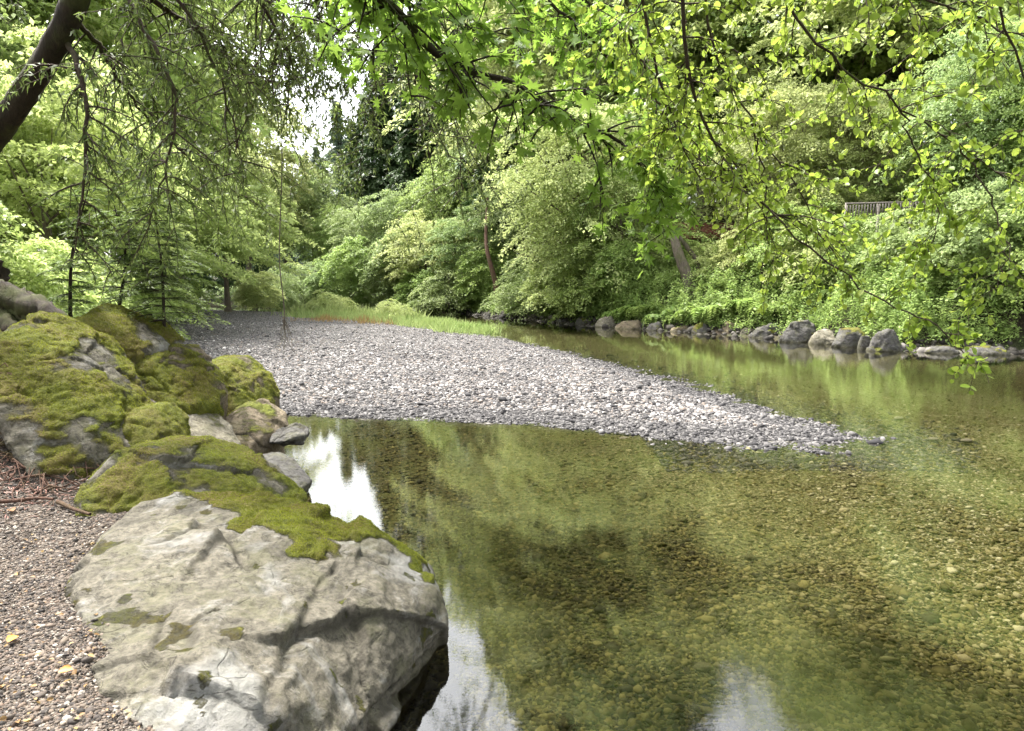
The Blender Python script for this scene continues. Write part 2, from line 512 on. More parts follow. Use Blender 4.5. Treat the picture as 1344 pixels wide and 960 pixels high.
def ground_mat():
    t = NT('ground_surface')
    co = t.coord(1, 'World')
    def cells(scale):
        v = t.n('ShaderNodeTexVoronoi'); v.inputs['Scale'].default_value = scale; t.l(co, v.inputs['Vector'])
        sp = t.n('ShaderNodeSeparateColor'); t.l(v.outputs['Color'], sp.inputs[0])
        return sp.outputs[0], v.outputs['Distance']
    c1, d1 = cells(13)
    c2, d2 = cells(38)
    cp, dp = cells(60)
    n1 = t.noise(co, .5, 5, .6); n2 = t.noise(co, 4, 6, .7)
    soil = t.ramp(n2, [(.3, (.02, .017, .011)), (.5, (.042, .033, .022)), (.7, (.075, .055, .035))])
    soil = t.mix(t.math('MULTIPLY', t.ramp(n1, [(.45, 0.0), (.6, 1.0)]), .6), soil, (.045, .07, .02))
    grav = t.ramp(c1, [(0, (.08, .077, .078)), (.4, (.17, .16, .157)), (.75, (.25, .235, .228)), (1, (.38, .36, .35))])
    grav = t.mix(t.ramp(d1, [(.25, 0.0), (.6, .75)]), grav, (.03, .028, .027))
    path = t.ramp(cp, [(0, (.03, .027, .025)), (.5, (.11, .09, .075)), (.8, (.19, .16, .13)), (1, (.32, .28, .24))])
    path = t.mix(t.ramp(dp, [(.2, 0.0), (.6, .7)]), path, (.025, .02, .018))
    path = t.mix(t.math('MULTIPLY', t.ramp(n2, [(.45, 0.0), (.7, 1.0)]), .5), path, (.11, .085, .065))
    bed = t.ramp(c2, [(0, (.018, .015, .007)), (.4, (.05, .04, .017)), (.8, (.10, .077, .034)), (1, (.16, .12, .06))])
    bed = t.mix(t.attr('shelf'), bed, t.ramp(c2, [(0, (.10, .09, .035)), (.5, (.24, .215, .105)), (1, (.42, .38, .24))]))  # pale shallows mix: light lost with depth is put into the bed colour
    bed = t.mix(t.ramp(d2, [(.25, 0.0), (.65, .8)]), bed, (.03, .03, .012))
    alg = t.noise(co, 1.1, 5, .65)
    bed = t.mix(t.math('MULTIPLY', t.ramp(alg, [(.42, 0.0), (.62, 1.0)]), .6), bed, (.075, .078, .022))
    col = t.mix(t.attr('gravel'), soil, grav)
    col = t.mix(t.attr('path'), col, path)
    g = t.n('ShaderNodeNewGeometry'); sx = t.n('ShaderNodeSeparateXYZ'); t.l(g.outputs['Position'], sx.inputs[0])
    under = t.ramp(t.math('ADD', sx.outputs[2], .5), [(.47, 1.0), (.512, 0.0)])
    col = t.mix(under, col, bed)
    b1 = t.bump(d1, 1.0, .05)
    b1.node.invert = True
    b2 = t.bump(n2, .5, .04, b1)
    return t.done(t.principled(col, .9, b2, .2))
M['ground'] = ground_mat()
me = mesh_from('ground', vv, ff, {'gravel': gravel, 'path': pathm, 'shelf': shallow_tint}, True)
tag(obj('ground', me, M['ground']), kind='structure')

# ------------------------------------------------------------------ water
def water_mat():
    t = NT('river_water')
    co = t.coord((1, 1.8, 1), 'World')
    h = t.math('ADD', t.math('MULTIPLY', t.noise(co, 5.5, 3, .5), 1.0), t.math('MULTIPLY', t.noise(co, .9, 2, .5), 1.6))
    # calmer by the left pool, livelier over the shallows on the right
    g = t.n('ShaderNodeNewGeometry'); sx = t.n('ShaderNodeSeparateXYZ'); t.l(g.outputs['Position'], sx.inputs[0])
    riff = t.ramp(t.math('ADD', t.math('MULTIPLY', t.math('SUBTRACT', sx.outputs[0], t.math('MULTIPLY', sx.outputs[1], .25)), .12), t.math('MULTIPLY', t.noise(co, .5, 2), .4)), [(.12, .35), (.6, 2.2)])
    chop = t.noise(t.coord((1, 2.6, 1), 'World', rot=(0, 0, R(-18))), 13, 4, .6)
    h = t.math('ADD', t.math('MULTIPLY', h, .55), t.math('MULTIPLY', t.math('MULTIPLY', chop, riff), 2.2))
    b = t.bump(h, .010, .03)
    fr = t.n('ShaderNodeFresnel'); fr.inputs['IOR'].default_value = 1.95
    t.l(b, fr.inputs['Normal'])
    gl = t.n('ShaderNodeBsdfGlossy'); gl.inputs['Roughness'].default_value = .0; t.l(b, gl.inputs['Normal'])
    gl.inputs['Color'].default_value = (1, 1, .97, 1)
    rf = t.n('ShaderNodeBsdfTransparent'); rf.inputs['Color'].default_value = (.90, .90, .78, 1)
    m = t.n('ShaderNodeMixShader'); t.l(fr.outputs[0], m.inputs[0]); t.l(rf.outputs[0], m.inputs[1]); t.l(gl.outputs[0], m.inputs[2])
    return t.done(m)
M['water'] = water_mat()
wv = np.array([(-90, -40, 0), (120, -40, 0), (120, 130, 0), (-90, 130, 0)], dtype=float)
tag(obj('water', mesh_from('water', wv, np.array([(0, 1, 2, 3)])), M['water']), kind='structure')

# ------------------------------------------------------------------ pebbles (countless: one object each)
def pebbles(name, n, sampler, size, mat, label, template=ICO1, zoff=.2, keep=None, seed=1, flat=.5, cat=None, tone=None):
    rng = np.random.default_rng(seed)
    xy = sampler(n, rng)
    z = height(xy[:, 0], xy[:, 1])
    if keep is not None:
        k = keep(xy, z); xy, z = xy[k], z[k]
    n = len(xy)
    s = size * np.exp(rng.normal(0, .46, n)) * (1 + .0 * xy[:, 1])
    sc = np.stack([s * rng.uniform(.8, 1.35, n), s * rng.uniform(.7, 1.0, n), s * rng.uniform(flat * .7, flat * 1.2, n)], 1)
    tilt = frames(np.stack([rng.normal(size=n), rng.normal(size=n), rng.normal(0, .3, n)], 1), np.stack([rng.normal(0, .3, n), rng.normal(0, .3, n), np.ones(n)], 1))
    pos = np.stack([xy[:, 0], xy[:, 1], z + sc[:, 2] * zoff], 1)
    v, f = scatter(template[0], template[1], pos, tilt, sc)
    v = v + (rng.normal(size=v.shape) * np.repeat(s, len(template[0]))[:, None] * .10)
    r0 = rng.uniform(0, 1, n)
    if tone is not None: r0 = np.clip(tone(xy, z, r0), 0, 1)
    rnd = np.repeat(r0, len(template[1]))
    me = mesh_from(name, v, f, {'rnd': rnd}, True)
    o = obj(name, me, M[mat])
    tag(o, label, cat or 'gravel', kind='stuff')
    return o
def persp(y0, y1, umin, umax, power=1.0):
    """positions inside the view wedge, denser near the camera"""
    def f(n, rng):
        t = rng.uniform(0, 1, n)
        y = (y0 ** -power + (y1 ** -power - y0 ** -power) * t) ** (-1 / power)
        u = rng.uniform(umin, umax, n)
        return np.stack([(u - 672) / FPX * y, y], 1)
    return f
def shore(poly, n0, a, b):
    def f(n, rng):
        p = np.asarray(poly)[:n0]; seg = p[1:] - p[:-1]; L = np.linalg.norm(seg, axis=1)
        i = rng.choice(len(seg), n, p=L / L.sum()); t = rng.uniform(0, 1, n)[:, None]
        nr = np.stack([seg[i, 1], -seg[i, 0]], 1); nr /= np.linalg.norm(nr, axis=1)[:, None]
        return p[i] + seg[i] * t + nr * rng.uniform(a, b, n)[:, None]
    return f
M['bankrubble'] = pebble_mat('bank_rubble', [(0, (.018, .016, .014)), (.5, (.05, .045, .037)), (.85, (.09, .08, .068)), (1, (.17, .155, .14))])
pebbles('bar_gravel', 330000, persp(8.6, 60, 150, 1300, .85), .0185, 'pebble', 'pale grey river stones covering the gravel bar in midstream',
        keep=lambda xy, z: (poly_sd(xy[:, 0], xy[:, 1], BAR) > -.2 - 1.4 * np.random.default_rng(4).exponential(.5, len(z)) * (xy[:, 0] > 2)) & (z > -.22), seed=11, tone=lambda xy, z, r: np.where(z < .045 + .02 * r, r * .62, r * (.88 + .12 * sstep(-.2, .2, fbm(np.stack([xy[:, 0], xy[:, 1], 0 * z], 1) * .5, 3)) + .06)))
pebbles('path_gravel', 130000, persp(1.6, 7.0, -120, 330, .6), .0055, 'pathpebble', 'fine mixed gravel and grit on the footpath beside the boulders',
        keep=lambda xy, z: (poly_sd(xy[:, 0], xy[:, 1], LEFT) > .2) & (z < 1.1), seed=12, zoff=.3)
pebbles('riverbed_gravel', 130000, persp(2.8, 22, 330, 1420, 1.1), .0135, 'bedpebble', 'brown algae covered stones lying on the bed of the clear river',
        keep=lambda xy, z: z < -.02, seed=13, tone=lambda xy, z, r: r * .72 + .34 * sstep(-.62, -.2, z) * sstep(.5, 4.5, xy[:, 0] + .25 * (xy[:, 1] - 6)))  # stones also paler in shallows, standing in for light lost through deeper water

pebbles('rubble', 1500, lambda n, rng: shore(RIGHT, 11, -.75, .55)(n, rng), .10, 'bankrubble', 'small broken stones and rubble at the waterline of the far bank', template=ICO1, zoff=.35, keep=lambda xy, z: z > -.22, seed=14, flat=.75, cat='rubble')
# ------------------------------------------------------------------ boulders
def hull_mesh(pts, voxel, smooth_it):
    bm = bmesh.new()
    for p in pts: bm.verts.new(p)
    r = bmesh.ops.convex_hull(bm, input=bm.verts)
    junk = [e for e in r['geom_interior'] + r['geom_unused'] if isinstance(e, bmesh.types.BMVert)]
    bmesh.ops.delete(bm, geom=list(set(junk)), context='VERTS')
    me = bpy.data.meshes.new('tmp'); bm.to_mesh(me); bm.free()
    o = bpy.data.objects.new('tmp', me); COL.objects.link(o)
    md = o.modifiers.new('r', 'REMESH'); md.mode = 'VOXEL'; md.voxel_size = voxel
    if smooth_it:
        sm = o.modifiers.new('s', 'SMOOTH'); sm.factor = .5; sm.iterations = smooth_it
    dg = bpy.context.evaluated_depsgraph_get()
    ev = o.evaluated_get(dg); m2 = ev.to_mesh()
    n = len(m2.vertices)
    v = np.empty(n * 3, dtype=np.float32); m2.vertices.foreach_get('co', v); v = v.reshape(-1, 3).astype(float)
    f = np.array([tuple(p.vertices) for p in m2.polygons if len(p.vertices) == 4])
    ev.to_mesh_clear(); bpy.data.objects.remove(o); bpy.data.meshes.remove(me)
    return v, f
def vnormals(v, f):
    a, b, c, d = (v[f[:, i]] for i in range(4))
    fn = np.cross(c - a, d - b)
    n = np.zeros_like(v)
    for i in range(4): np.add.at(n, f[:, i], fn)
    return n / np.maximum(np.linalg.norm(n, axis=1)[:, None], 1e-12)

def boulder(name, pts, mat, label, group=None, voxel=.03, smooth_it=3, amp=.045, freq=1.6, cracks=.03, moss=0.0, moss_fn=None, tufts=0, seed=0, facet=.5, cell=.5, blocky=.22, fissure=None, cat='boulder', tuft_len=.012):
    pts = np.asarray(pts)
    v, f = hull_mesh(pts, voxel, smooth_it)
    c = pts.mean(0)
    base = np.array((c[0], c[1], pts[:, 2].min()))
    off = np.array((seed * 7.31, seed * 3.17, seed * 5.7))
    n = vnormals(v, f)
    q = v * freq + off
    fiss = np.zeros(len(v))
    # broken blocks: every cell of a random 3-D partition is tilted and shifted, seams between some of them open as cracks
    rs = np.random.default_rng(seed + 900)
    lo, hi = v.min(0) - .1, v.max(0) + .1
    cs = cell
    ns = int(min(260, max(12, np.prod((hi - lo) / cs) * 1.1)))
    seeds = rs.uniform(lo, hi, (ns, 3)); tilt_d = rs.normal(size=(ns, 3)); tilt_d /= np.linalg.norm(tilt_d, axis=1)[:, None]; offs = rs.normal(0, 1, ns)
    shear = np.array(((1, .25, .1), (-.2, .8, .35), (0, -.3, 1.35)))
    vw = v + np.stack([noise(v * 3.1 + 3), noise(v * 3.1 + 31), noise(v * 3.1 + 77)], 1) * cs * .16
    D = np.linalg.norm((vw[:, None] - seeds[None]) @ shear, axis=2)
    o2 = np.argpartition(D, 1, axis=1)[:, :2]; ar = np.arange(len(v))
    dA, dB = D[ar, o2[:, 0]], D[ar, o2[:, 1]]
    first = np.where(dA < dB, o2[:, 0], o2[:, 1]); gap = np.abs(dA - dB)
    blk = np.einsum('ij,ij->i', v - seeds[first], tilt_d[first]) * .42 + offs[first] * cs * .045
    other = np.where(dA < dB, o2[:, 1], o2[:, 0])
    blk2 = np.einsum('ij,ij->i', v - seeds[other], tilt_d[other]) * .42 + offs[other] * cs * .045
    soft = np.clip(gap / .022, 0, 1) * .5 + .5
    blk = blk * soft + blk2 * (1 - soft)
    if fissure is not None:
        for ln, wd, dp in fissure:
            dmin = np.full(len(v), 9.0)
            jit = np.stack([noise(v * 5 + 3), noise(v * 5 + 13), noise(v * 5 + 23)], 1) * .03
            for a, b in zip(ln[:-1], ln[1:]):
                # distance to the plane strip through the two points and straight back into the rock
                ab = (b - a)[[0, 2]]; w2 = (v + jit)[:, [0, 2]] - a[[0, 2]]
                tt = np.clip((w2 @ ab) / (ab @ ab), 0, 1)
                dmin = np.minimum(dmin, np.linalg.norm(w2 - tt[:, None] * ab, axis=1))
            fiss = np.maximum(fiss, np.clip(1 - dmin / wd, 0, 1) * dp * (v[:, 1] < ln[:, 1].max() + .35))
    # chunky facets: quantised noise along a few directions, then strata and cracks
    big = fbm(q, 3)
    rid = 1 - np.abs(fbm(q * 1.9 + 9.1, 3)) * 2.2
    st = (v @ np.array((.25, -.35, .9))) * 7 + fbm(q * .8, 2) * 1.6
    strata = np.abs((st % 1.0) - .5) * 2
    warp = q + np.stack([noise(q * 2 + 3), noise(q * 2 + 31), noise(q * 2 + 77)], 1) * .35
    opn = sstep(-.05, .25, noise(q * 1.1 + 5) + .12)
    crack = np.clip(1 - gap / (.004 + .022 * opn), 0, 1) * opn
    disp = amp * (big * .7 + (rid - .6) * .3 * facet) + amp * .2 * (strata - .5) - cracks * crack + blk * min(1.0, amp / .06) * blocky
    disp -= fiss
    disp += fbm(q * 9, 3) * amp * .2 + np.abs(fbm(q * 4, 3)) * amp * .3
    v = v + n * disp[:, None]
    crack = np.maximum(crack, np.clip(fiss * 14, 0, 1))
    n = vnormals(v, f)
    mm = n[:, 2] * .8 + fbm(v * 1.7 + off, 4) * .95 + moss - .62
    if moss_fn is not None: mm = moss_fn(v, n, mm)
    mossa = np.clip(mm + .5, 0, 1)
    hard = sstep(.5, .75, mossa)
    v = v + n * (hard * (.012 + .012 * fbm(v * 14, 2)))[:, None]
    me = mesh_from(name, v - base, f, {'crack': crack * (1 - hard), 'moss': mossa}, True)
    if tufts:
        o = empty(name, base)
        ob = obj('stone', me, M[mat], o)
        rng = np.random.default_rng(seed + 100)
        w = hard[f].mean(1) * np.linalg.norm(np.cross(v[f[:, 2]] - v[f[:, 0]], v[f[:, 3]] - v[f[:, 1]]), axis=1)
        w[w < 1e-9] = 0
        if w.sum() > 0:
            idx = rng.choice(len(f), tufts, p=w / w.sum())
            bc = rng.dirichlet((1, 1, 1, 1), tufts)
            p = np.einsum('nk,nkj->nj', bc, v[f[idx]])
            nn = np.einsum('nk,nkj->nj', bc, n[f[idx]])
            d = nn + rng.normal(0, .55, (tufts, 3)) + np.array((0, 0, .15))
            ln = tuft_len * rng.uniform(.6, 1.5, tufts)
            tv, tf = scatter(LANCE[0] * np.array((1, 1.3, 1)), LANCE[1], p - nn * .004 - base, frames(d, rng.normal(size=(tufts, 3))), ln)
            rr = np.clip(.5 + fbm(p * 6, 3) * .6 + rng.normal(0, .12, tufts), 0, 1)
            mo = obj('moss', mesh_from('moss', tv, tf, {'rnd': rr}), M['mossblade'], o)
            mo['label'] = 'thick yellow green moss cushion'
    else:
        o = obj(name, me, M[mat]); o.location = base
    return tag(o, label, cat, group)

def pillow(out, thick, down=.0):
    """outline of (u, v, Y) -> closed point set with real thickness"""
    o = np.array([P(*q) for q in out])
    c = o.mean(0)
    pts = list(o)
    for k, s in ((-.5, .72), (.5, .72), (-.3, .92), (.3, .92)):
        q = c + (o - c) * s
        q[:, 1] += k * thick
        pts += list(q)
    low = c + (o - c) * .8
    low[:, 2] = np.minimum(o[:, 2].min() - down, low[:, 2])
    if down > 0:
        for dy in (-.3, .3):
            l2 = low.copy(); l2[:, 2] = o[:, 2].min() - down; l2[:, 1] += dy * thick
            pts += list(l2)
    return np.array(pts)

G_B = 'mossy boulders between the path and the river'
hero = [P(114, 728, 4.15), P(150, 690, 4.4), P(182, 662, 4.6), P(250, 655, 4.75), P(335, 646, 4.8), P(420, 666, 4.75), P(485, 698, 4.7), P(542, 730, 4.5),
        P(572, 775, 4.3), P(576, 815, 4.15), P(568, 850, 4.0), P(96, 760, 3.55), P(122, 800, 3.25), P(138, 870, 2.8), P(142, 965, 2.35), P(150, 1100, 2.0),
        P(240, 750, 3.95), P(232, 800, 3.55), P(340, 985, 2.75), P(470, 965, 3.0), P(530, 905, 3.5), P(300, 880, 3.0), P(455, 880, 3.35), P(300, 1150, 2.3),
        (-.52, 4.1, -.25), (-.75, 3.45, -.25), (-1.05, 3.0, -.3), (-1.3, 2.6, -.3), (-1.5, 2.1, .3), (-2.2, 5.0, .3), (-.6, 4.9, .2), (-2.3, 3.8, .3), (-1.6, 2.3, -.1)]
def hero_moss(v, n, mm):
    # moss lies along the top edge and in a seam running down the face
    yb = np.interp(v[:, 0], [-2.45, -2.2, -1.9, -1.45, -1.15, -.9, -.6], [4.85, 4.62, 4.45, 4.12, 4.2, 4.4, 4.4])
    t = sstep(-.10, .12, v[:, 1] - yb + .30 * fbm(v * 2.6 + 8, 4)) * sstep(.25, .4, v[:, 2])
    return np.maximum(t * 1.1 - .62, -.5) + np.where(fbm(v * 3.3 + 50, 3) > .50, .5, 0) * (n[:, 2] > .2) + .06 * fbm(v * 9, 2)
boulder('boulder', hero, 'rock', 'huge pale grey boulder nearest the camera mossy along its top edge', G_B, voxel=.016, smooth_it=3, cell=.6, blocky=.42,
        amp=.05, freq=1.25, cracks=.018, moss_fn=hero_moss, fissure=[(np.array([P(270, 800, 3.7), P(330, 822, 3.6), P(400, 850, 3.5), P(455, 878, 3.45), P(520, 900, 3.5), P(560, 905, 3.6)]), .035, .045), (np.array([P(232, 765, 3.8), P(238, 830, 3.5), P(262, 900, 3.1)]), .03, .03), (np.array([P(430, 760, 3.9), P(445, 800, 3.8), P(470, 850, 3.6)]), .03, .03)], tufts=42000, seed=1, tuft_len=.011)
B2 = [(114, 650, 5.1), (128, 622, 5.3), (182, 580, 5.6), (250, 577, 5.7), (315, 602, 5.7), (362, 632, 5.6), (398, 672, 5.4), (385, 720, 5.0), (250, 745, 4.9), (130, 700, 4.85)]
boulder('boulder', pillow(B2, 1.1, .2), 'rock', 'low rounded boulder with brownish green moss just behind the huge pale boulder', G_B, voxel=.022, smooth_it=4, amp=.045, moss=.28, tufts=26000, seed=2, tuft_len=.011)
B3 = [(-10, 480, 6.0), (18, 428, 6.5), (62, 412, 6.8), (128, 438, 6.8), (152, 492, 6.6), (180, 535, 6.4), (205, 590, 6.0), (152, 640, 5.6), (95, 645, 5.5), (60, 600, 5.6), (20, 520, 5.8)]
boulder('boulder', pillow(B3, 1.0, .1), 'rock', 'tall leaning boulder with yellow green moss and bare white patches above the red roots', G_B, voxel=.025, smooth_it=3, amp=.045, moss=.30, tufts=30000, seed=3, tuft_len=.012)
B3b = [(160, 560, 6.2), (175, 538, 6.3), (210, 533, 6.4), (235, 560, 6.3), (236, 595, 6.1), (200, 620, 6.0), (165, 600, 6.0)]
boulder('boulder', pillow(B3b, .7, .5), 'rock', 'small domed mossy boulder between the tall leaning boulder and the pale slab', G_B, voxel=.02, smooth_it=3, amp=.035, moss=.10+.5, tufts=9000, seed=4, tuft_len=.012)
B4 = [(104, 428, 8.2), (142, 402, 8.4), (192, 424, 8.4), (222, 450, 8.3), (216, 495, 8.0), (180, 520, 7.8), (130, 470, 7.9)]
boulder('boulder', pillow(B4, 1.4, 1.0), 'rock', 'dark mossy boulder under the dark sapling, behind the tall leaning boulder', G_B, voxel=.032, smooth_it=3, amp=.045, moss=.10+.32, tufts=16000, seed=5, tuft_len=.015)
B5 = [(172, 490, 8.1), (205, 452, 8.4), (240, 456, 8.4), (268, 485, 8.3), (284, 528, 8.0), (255, 552, 7.8), (185, 545, 7.7)]
boulder('boulder', pillow(B5, 1.3, .7), 'rocktan', 'mossy boulder with a bare brown side facing the path, above the pale slab', G_B, voxel=.03, smooth_it=3, amp=.045, moss=.10+.22, tufts=12000, seed=6, tuft_len=.015)
B6 = [(266, 500, 9.6), (282, 473, 9.8), (315, 470, 9.8), (343, 495, 9.7), (358, 532, 9.5), (330, 552, 9.2), (285, 555, 9.2)]
boulder('boulder', pillow(B6, 1.2, .4), 'rocktan', 'mossy boulder at the edge of the gravel bar, farthest of the riverside boulders', G_B, voxel=.03, smooth_it=5, amp=.045, moss=.10+.22, tufts=9000, seed=7, tuft_len=.016)
B7 = [(160, 530, 7.4), (178, 512, 7.7), (210, 507, 7.8), (255, 532, 7.8), (300, 565, 7.6), (314, 590, 7.4), (290, 625, 7.0), (220, 620, 6.7), (175, 575, 6.9)]
boulder('boulder', pillow(B7, .8, .3), 'rockpale', 'smooth pale slab of bare stone between the mossy boulders', G_B, voxel=.025, smooth_it=5, amp=.035, cracks=.01, moss=-.38, seed=8)
B8 = [(282, 570, 8.3), (300, 545, 8.7), (335, 528, 8.9), (368, 545, 8.9), (374, 562, 8.7), (345, 585, 8.3), (300, 605, 7.9)]
boulder('boulder', pillow(B8, .9, .2), 'rocktan', 'bare tan rock with cracked edge at the corner of the still pool', G_B, voxel=.022, smooth_it=3, amp=.045, cracks=.03, moss=-.6, seed=9)
B8b = [(355, 566, 8.5), (385, 556, 8.7), (403, 562, 8.6), (404, 570, 8.4), (380, 578, 8.3), (355, 580, 8.3)]
boulder('rock', pillow(B8b, .35, .02), 'rockgrey', 'thin dark ledge of stone jutting from the tan rock over the pool', G_B, voxel=.014, smooth_it=2, amp=.04, moss=-.7, seed=10, cat='rock')
B9 = [(312, 618, 7.2), (335, 600, 7.6), (362, 592, 7.7), (385, 610, 7.4), (407, 634, 7.0), (388, 652, 6.7), (350, 660, 6.5)]
boulder('rock', pillow(B9, .5, .1), 'rockgrey', 'angular grey striped slab slanting into the still pool', G_B, voxel=.02, smooth_it=2, amp=.035, moss=-.7, seed=11, cat='rock')
B10 = [(-60, 440, 7.0), (-20, 408, 7.4), (10, 414, 7.4), (24, 440, 7.2), (16, 478, 6.9), (-40, 490, 6.6)]
boulder('boulder', pillow(B10, .9, .4), 'rock', 'mossy boulder at the very edge of the picture below the gnarled tree base', G_B, voxel=.03, smooth_it=3, amp=.045, moss=.10+.3, tufts=7000, seed=12, tuft_len=.012)
B11 = [(-70, 520, 6.2), (-30, 462, 6.4), (6, 462, 6.4), (24, 500, 6.1), (10, 540, 5.9), (-60, 560, 5.8)]
boulder('boulder', pillow(B11, .8, .2), 'rock', 'small bright green mossy boulder tucked against the tall leaning boulder above the root bank', G_B, voxel=.03, smooth_it=3, amp=.045, moss=.10+.4, tufts=6000, seed=13, tuft_len=.012)

# rocks along the far bank: (u centre, v waterline, width px, height px, label)
G_R = 'rocks along the far bank'
far_rocks = [
    (795, 429, 28, 16, 'rockpale', 'pale rounded rock first from the far end of the bank rocks'),
    (826, 431, 40, 14, 'rocktan', 'low tan rock beside the pale rounded one at the far end of the bank'),
    (858, 433, 26, 10, 'rockgrey', 'small flat dark rock at the water below the bright ferns'),
    (888, 434, 28, 14, 'rocktan', 'squat brown rock at the foot of the leaning trunk bank'),
    (918, 436, 30, 14, 'rockgrey', 'rock with a split top along the far waterline beneath the ferns'),
    (948, 437, 26, 18, 'rocktan', 'upright brownish rock half covered by hanging fern'),
    (972, 439, 20, 12, 'rockpale', 'small light rock between the upright one and the low wedge'),
    (996, 441, 42, 20, 'rockgrey', 'low grey wedge of rock just before the largest pointed rock'),
    (1020, 443, 16, 12, 'rockpale', 'round light cobble at the foot of the largest pointed rock'),
    (1046, 448, 54, 34, 'rockgrey', 'largest bank rock, grey with a pointed top'),
    (1084, 452, 36, 20, 'rockpale', 'pale rock leaning against the largest pointed rock'),
    (1116, 455, 48, 27, 'rockgrey', 'dark hollowed rock between two pale ones on the far bank'),
    (1164, 461, 46, 30, 'rockgrey', 'blocky pale grey rock with square top standing in the far water'),
    (1138, 458, 20, 18, 'rockgrey', 'narrow rock wedged behind the blocky pale one'),
    (1228, 462, 50, 9, 'rockgrey', 'long low grey ledge under the bank after the blocky rock'),
    (1300, 466, 70, 9, 'rockgrey', 'broad low grey ledge at the foot of the bank near the edge of the picture'),
    (764, 426, 22, 9, 'rockgrey', 'tiny dark rock touching the shaded water under the pale alder'),
    (738, 424, 18, 7, 'rockgrey', 'tiny rock under the overhanging branches of the far bend'),
]
for i, (u, v, w, h, mt, lab) in enumerate(far_rocks):
    c = W(u, v); Y = c[1]; s = Y / FPX; w *= 1.06; h *= 1.0
    dsh = poly_sd(c[0:1], c[1:2], RIGHT)[0]; c[1] -= max(0, dsh + .42 * w * s)
    rng = np.random.default_rng(300 + i)
    nP = 16
    pts = []
    for k in range(nP):
        a = rng.uniform(0, 2 * math.pi); e = rng.uniform(0, 1)
        zz = h * s * (1.05 - .1 * rng.uniform()) * e
        rr = (1 - .55 * e) * rng.uniform(.85, 1.05)
        pts.append((c[0] + math.cos(a) * w * s * .55 * rr, c[1] + .25 * w * s + math.sin(a) * w * s * .4 * rr, zz))
    for a in range(0, 360, 60):
        pts.append((c[0] + math.cos(R(a)) * w * s * .52, c[1] + .25 * w * s + math.sin(R(a)) * w * s * .4, -.3))
    boulder('rock', pts, mt, lab, G_R, voxel=.05 if w > 30 else .04, smooth_it=1, amp=.045 * w / 35, freq=1.6, cracks=.02, moss=-.42, seed=20 + i, cat='rock', cell=.7)

# ------------------------------------------------------------------ trees: prototype crowns
def crown_clumps(rng, nclump, rx, ry, rz, per, leaf, clump_r, flat=.35, droop=.35, shell=.55, low=-.55, shape='dome', tmpl=LEAF4):
    """many flat sprays of leaves spread through an uneven crown"""
    P0, D0, N0, S0, A0, cl = [], [], [], [], [], []
    lobes = rng.normal(size=(16, 3)); lobes /= np.linalg.norm(lobes, axis=1)[:, None]
    la = rng.uniform(-.38, .55, 16)
    while len(cl) < nclump:
        d = rng.normal(size=3); d /= np.linalg.norm(d)
        if d[2] < low: continue
        r = (shell + (1 - shell) * rng.uniform() ** .6) if rng.uniform() < .8 else rng.uniform(.2, .8)
        k = 1 + sum(a * max(0, d @ l) ** 8 for a, l in zip(la, lobes))
        if shape == 'cone': k *= (1 - .6 * max(0, d[2]))
        cl.append((d * r * k * np.array((rx, ry, rz)), d))
    for c, d in cl:
        m = int(per * rng.uniform(.5, 1.5))
        cr = clump_r * rng.uniform(.6, 1.4)
        out = np.array((d[0], d[1], 0)) + rng.normal(0, .25, 3); out[2] = 0
        out /= max(np.linalg.norm(out), 1e-6)
        side = np.array((-out[1], out[0], 0))
        a = rng.uniform(-1, 1, m) * 1.25; b = rng.normal(0, .45, m) * (1 - .45 * np.abs(a))
        hgt = rng.normal(0, flat * .16, m) - droop * (a + .3) ** 2 * np.sign(a + .3) * .8 - .25 * b * b
        p = c + (out[None] * a[:, None] + side[None] * b[:, None]) * cr
        p[:, 2] += hgt * cr
        dirs = out[None] * .8 + rng.normal(0, .6, (m, 3)); dirs[:, 2] -= droop * .8
        nr = np.stack([rng.normal(0, .45, m), rng.normal(0, .45, m), np.ones(m)], 1) + out[None] * .35
        P0.append(p); D0.append(dirs); N0.append(nr); S0.append(leaf * rng.uniform(.6, 1.35, m)); A0.append(np.clip(rng.normal(.5, .16, m) + rng.uniform(-.28, .28), 0, 1))
    p, d, n, s, a = map(np.concatenate, (P0, D0, N0, S0, A0))
    v, f = scatter(tmpl[0], tmpl[1], p, frames(d, n), s)
    return v, f, np.repeat(a, len(tmpl[1])), [c for c, _ in cl]

def trunk_mesh(name, rng, base_r, height_, centres, centre_z, lean=(0, 0), limbs=10, sides=8, top=.75):
    mb = MB()
    H = height_ * top
    n = 9
    t = np.linspace(0, 1, n)
    px = lean[0] * t ** 1.4 + np.cumsum(rng.normal(0, .03, n)) * H * .12
    py = lean[1] * t ** 1.4 + np.cumsum(rng.normal(0, .03, n)) * H * .12
    pts = np.stack([px - px[0], py - py[0], t * H - .3], 1)
    rad = base_r * (1 - .8 * t) + base_r * .5 * np.exp(-t * 14)
    mb.tube(pts, rad, sides)
    idx = rng.choice(len(centres), min(limbs, len(centres)), replace=False)
    for k in idx:
        c = np.array(centres[k]) + np.array((0, 0, centre_z))
        j = int(np.clip((c[2] / H) * n * .6, 1, n - 2))
        a = pts[j]
        mid = (a + c) / 2 + np.array((0, 0, -.06 * np.linalg.norm(c - a))) + rng.normal(0, .15, 3)
        cc = curve_pts([a, mid, c], 8)
        mb.tube(cc, np.linspace(rad[j] * .5, .012, len(cc)), 5)
    return mb.mesh(name)

